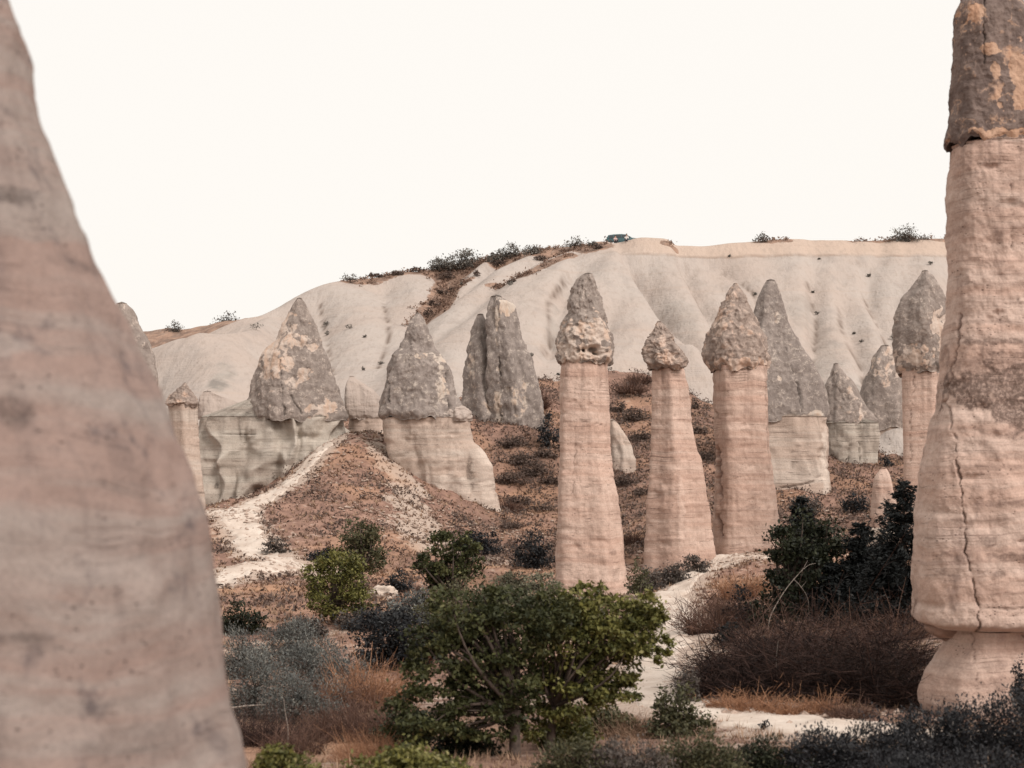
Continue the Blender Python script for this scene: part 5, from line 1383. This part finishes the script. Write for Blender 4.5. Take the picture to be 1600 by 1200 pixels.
def car(base, yaw):
    t = thing('parked_car', base, 'dark teal estate car parked on the ridge top', 'car')
    t.rotation_euler = (0, -0.05, yaw)
    L = 4.3
    def sec(x, zb, zt, hw, tuck):
        return np.array([(x, -hw, zb), (x, hw, zb), (x, hw * 1.02, (zb + zt) / 2), (x, hw * tuck, zt), (x, -hw * tuck, zt), (x, -hw * 1.02, (zb + zt) / 2)])
    o0 = np.zeros(3)
    prof = [(-2.15, 0.45, 0.85, 0.72, 0.95), (-2.1, 0.30, 0.98, 0.80, 0.95), (-1.2, 0.25, 1.0, 0.84, 0.95), (0.6, 0.25, 0.98, 0.84, 0.95), (0.9, 0.25, 0.96, 0.84, 0.93), (1.7, 0.28, 0.84, 0.82, 0.9), (2.08, 0.32, 0.72, 0.76, 0.9), (2.15, 0.40, 0.62, 0.70, 0.9)]
    v, f = box_loft([sec(*p) for p in prof])
    body = link_mesh('body', v, f, M['paint'], None, smooth=False, origin=o0); body.parent = t
    def roofsec(x, zb, zt, hw, hr):
        return np.array([(x, -hw, zb), (x, hw, zb), (x + 0.0, hr, zt), (x, hr * 0.8, zt + 0.03), (x, -hr * 0.8, zt + 0.03), (x, -hr, zt)])
    v, f = box_loft([roofsec(-2.08, 0.96, 1.02, 0.78, 0.74), roofsec(-1.85, 0.97, 1.40, 0.79, 0.64), roofsec(-1.2, 0.97, 1.47, 0.80, 0.63), roofsec(-0.2, 0.96, 1.47, 0.80, 0.63), roofsec(0.25, 0.96, 1.40, 0.80, 0.63), roofsec(1.0, 0.93, 0.97, 0.79, 0.74)])
    cab = link_mesh('cabin', v, f, M['paint'], None, smooth=False, origin=o0); cab.parent = t
    for sgn in (-1, 1):
        for (xa, xb, xc, xd) in [(-1.85, -1.2, -1.25, -1.72), (-1.12, -0.25, -0.3, -1.12), (-0.17, 0.78, 0.22, -0.2)]:
            y0, y1 = sgn * 0.815, sgn * 0.665
            v = np.array([(xa, y0, 1.0), (xb, y0, 1.0), (xc, y1, 1.37), (xd, y1, 1.37), (xa, y0 - sgn * 0.03, 1.0), (xb, y0 - sgn * 0.03, 1.0), (xc, y1 - sgn * 0.03, 1.37), (xd, y1 - sgn * 0.03, 1.37)])
            fc = np.array([(0, 1, 2, 3), (4, 7, 6, 5), (0, 4, 5, 1), (1, 5, 6, 2), (2, 6, 7, 3), (3, 7, 4, 0)])
            g = link_mesh('side_window', v, fc, M['glass'], None, smooth=False, origin=o0); g.parent = t
        v, f = tube([(0.72, sgn * 0.84, 1.0), (0.70, sgn * 0.95, 1.04), (0.68, sgn * 1.02, 1.06)], [0.05, 0.10, 0.07], 8)
        g = link_mesh('mirror', v, f, M['paint'], None, origin=o0); g.parent = t
        for xw in (-1.35, 1.32):
            p = [(xw, sgn * (0.66 + 0.001), 0.31), (xw, sgn * 0.68, 0.31), (xw, sgn * 0.85, 0.31), (xw, sgn * 0.86, 0.31)]
            v, f = tube(p, [0.22, 0.31, 0.31, 0.24], 20)
            w = link_mesh('wheel', v, f, M['tyre'], None, origin=o0); w.parent = t
            v, f = tube([(xw, sgn * 0.80, 0.31), (xw, sgn * 0.855, 0.31), (xw, sgn * 0.857, 0.31)], [0.2, 0.2, 0.01], 16)
            r_ = link_mesh('rim', v, f, M['rim'], None, origin=o0); r_.parent = w
        v, f = tube([(2.02, sgn * 0.58, 0.64), (2.12, sgn * 0.56, 0.63), (2.14, sgn * 0.55, 0.63)], [0.12, 0.09, 0.01], 10)
        g = link_mesh('headlight', v, f, M['light'], None, origin=o0); g.parent = t
    v = np.array([(0.34, -0.6, 1.37), (0.34, 0.6, 1.37), (0.98, 0.72, 0.995), (0.98, -0.72, 0.995), (0.36, -0.6, 1.39), (0.36, 0.6, 1.39), (1.0, 0.72, 1.01), (1.0, -0.72, 1.01)])
    g = link_mesh('windscreen', v, np.array([(0, 1, 2, 3), (4, 7, 6, 5), (0, 4, 5, 1), (1, 5, 6, 2), (2, 6, 7, 3), (3, 7, 4, 0)]), M['glass'], None, smooth=False, origin=o0); g.parent = t
    return t

def skin_body(name, joints, edges, radii, mat, parent, sub=2):
    me = bpy.data.meshes.new(name)
    me.from_pydata([tuple(j) for j in joints], edges, [])
    o = bpy.data.objects.new(name, me)
    COL.objects.link(o)
    o.parent = parent
    sk = o.modifiers.new('skin', 'SKIN')
    sk.use_smooth_shade = True
    for i, r in enumerate(radii):
        sv = me.skin_vertices[0].data[i]
        sv.radius = (r, r) if not isinstance(r, tuple) else r
        sv.use_root = (i == 0)
    o.modifiers.new('sub', 'SUBSURF').levels = sub
    o.modifiers['sub'].render_levels = sub
    me.materials.append(mat)
    return o

def ensure_skin(me):
    pass

def person(base, yaw, cloth, trousers, label, lean=0.0):
    """seated figure, knees drawn up, hands on the knees"""
    t = thing('person', base, label, 'person')
    t.rotation_euler = (0, 0, yaw)
    j = [(0, 0, 0.12), (0, 0.02 + lean, 0.34), (0, 0.03 + lean, 0.54), (0, -0.01 + lean, 0.66), (0, -0.03 + lean, 0.78), (0, -0.04 + lean, 0.90),
         (-0.18, 0.02 + lean, 0.55), (-0.24, -0.14, 0.36), (-0.17, -0.36, 0.40), (-0.15, -0.43, 0.40),
         (0.18, 0.02 + lean, 0.55), (0.24, -0.14, 0.36), (0.17, -0.36, 0.40), (0.15, -0.43, 0.40),
         (-0.10, -0.04, 0.10), (-0.15, -0.42, 0.32), (-0.14, -0.56, -0.06), (-0.14, -0.70, -0.09),
         (0.10, -0.04, 0.10), (0.15, -0.42, 0.32), (0.14, -0.56, -0.06), (0.14, -0.70, -0.09)]
    e = [(0, 1), (1, 2), (2, 3), (3, 4), (4, 5), (2, 6), (6, 7), (7, 8), (8, 9), (2, 10), (10, 11), (11, 12), (12, 13), (0, 14), (14, 15), (15, 16), (16, 17), (0, 18), (18, 19), (19, 20), (20, 21)]
    r = [0.13, 0.13, 0.12, 0.05, 0.095, 0.08, 0.065, 0.048, 0.036, 0.03, 0.065, 0.048, 0.036, 0.03, 0.085, 0.065, 0.045, 0.035, 0.085, 0.065, 0.045, 0.035]
    import bmesh as _bm
    me = bpy.data.meshes.new('body')
    bm = _bm.new()
    lay = bm.verts.layers.skin.verify()
    vs = [bm.verts.new(p) for p in j]
    for a, b_ in e:
        bm.edges.new((vs[a], vs[b_]))
    for v_, rr in zip(vs, r):
        v_[lay].radius = (rr, rr)
        v_[lay].use_root = v_ is vs[0]
    bm.to_mesh(me); bm.free()
    o = bpy.data.objects.new('body', me); COL.objects.link(o); o.parent = t
    o.modifiers.new('skin', 'SKIN').use_smooth_shade = True
    s_ = o.modifiers.new('sub', 'SUBSURF'); s_.levels = 2; s_.render_levels = 2
    # cloth by height and reach: trousers on the legs, shirt on the trunk, skin on head and hands
    m = NT('clothed_' + cloth)
    oc = m.n('ShaderNodeTexCoord').outputs['Object']
    sp = m.n('ShaderNodeSeparateXYZ'); m.set(sp.inputs[0], oc)
    col = m.mix(m.ramp(sp.outputs[2], 0.615, 0.625), {'white': (0.62, 0.58, 0.55), 'pink': (0.50, 0.36, 0.34)}[cloth], (0.42, 0.26, 0.19))
    legs = m.math('MULTIPLY', m.ramp(m.math('ADD', sp.outputs[2], m.math('MULTIPLY', sp.outputs[1], 0.55)), 0.19, 0.17), 1.0)
    col = m.mix(legs, col, trousers)
    me.materials.append(m.done(col, 0.9))
    # hair
    n, k = 14, 18
    ph = np.linspace(0.02, 1.75, n); th = np.linspace(0, 2 * math.pi, k, endpoint=False)
    D = np.stack([np.sin(ph)[:, None] * np.cos(th)[None], np.sin(ph)[:, None] * np.sin(th)[None], np.cos(ph)[:, None] * np.ones(k)[None]], -1).reshape(-1, 3)
    V = D * np.array([0.105, 0.12, 0.115]) + np.array([0, -0.01 + lean, 0.875])
    h_ = link_mesh('hair', V, grid_faces(n, k, True)[:, ::-1], M['hair'], None, origin=np.zeros(3)); h_.parent = t
    return t

cb = hit(973, 380, 150.0, hill=True)
cy_ = cb[1] + 2.4
cx_ = at(974, 380, cy_)[0]
cz_ = at(974, 379.5, cy_)[2] - 0.45
car((cx_, cy_, cz_), 0.0)
for (a, yaw, cl, tr_, lab) in [(961.5, 0.35, 'pink', (0.06, 0.05, 0.055), 'person in pale pink top sitting on the cliff edge before the car'), (979, -0.2, 'white', (0.05, 0.05, 0.06), 'person in white top sitting on the cliff edge before the car')]:
    p = hit(a, 379, 150.0, hill=True)
    y_ = p[1] + 0.15
    x_ = at(a, 379, y_)[0]
    person((x_, y_, float(surf_z(np.array([x_]), np.array([y_]))[0])), yaw, cl, tr_, lab)
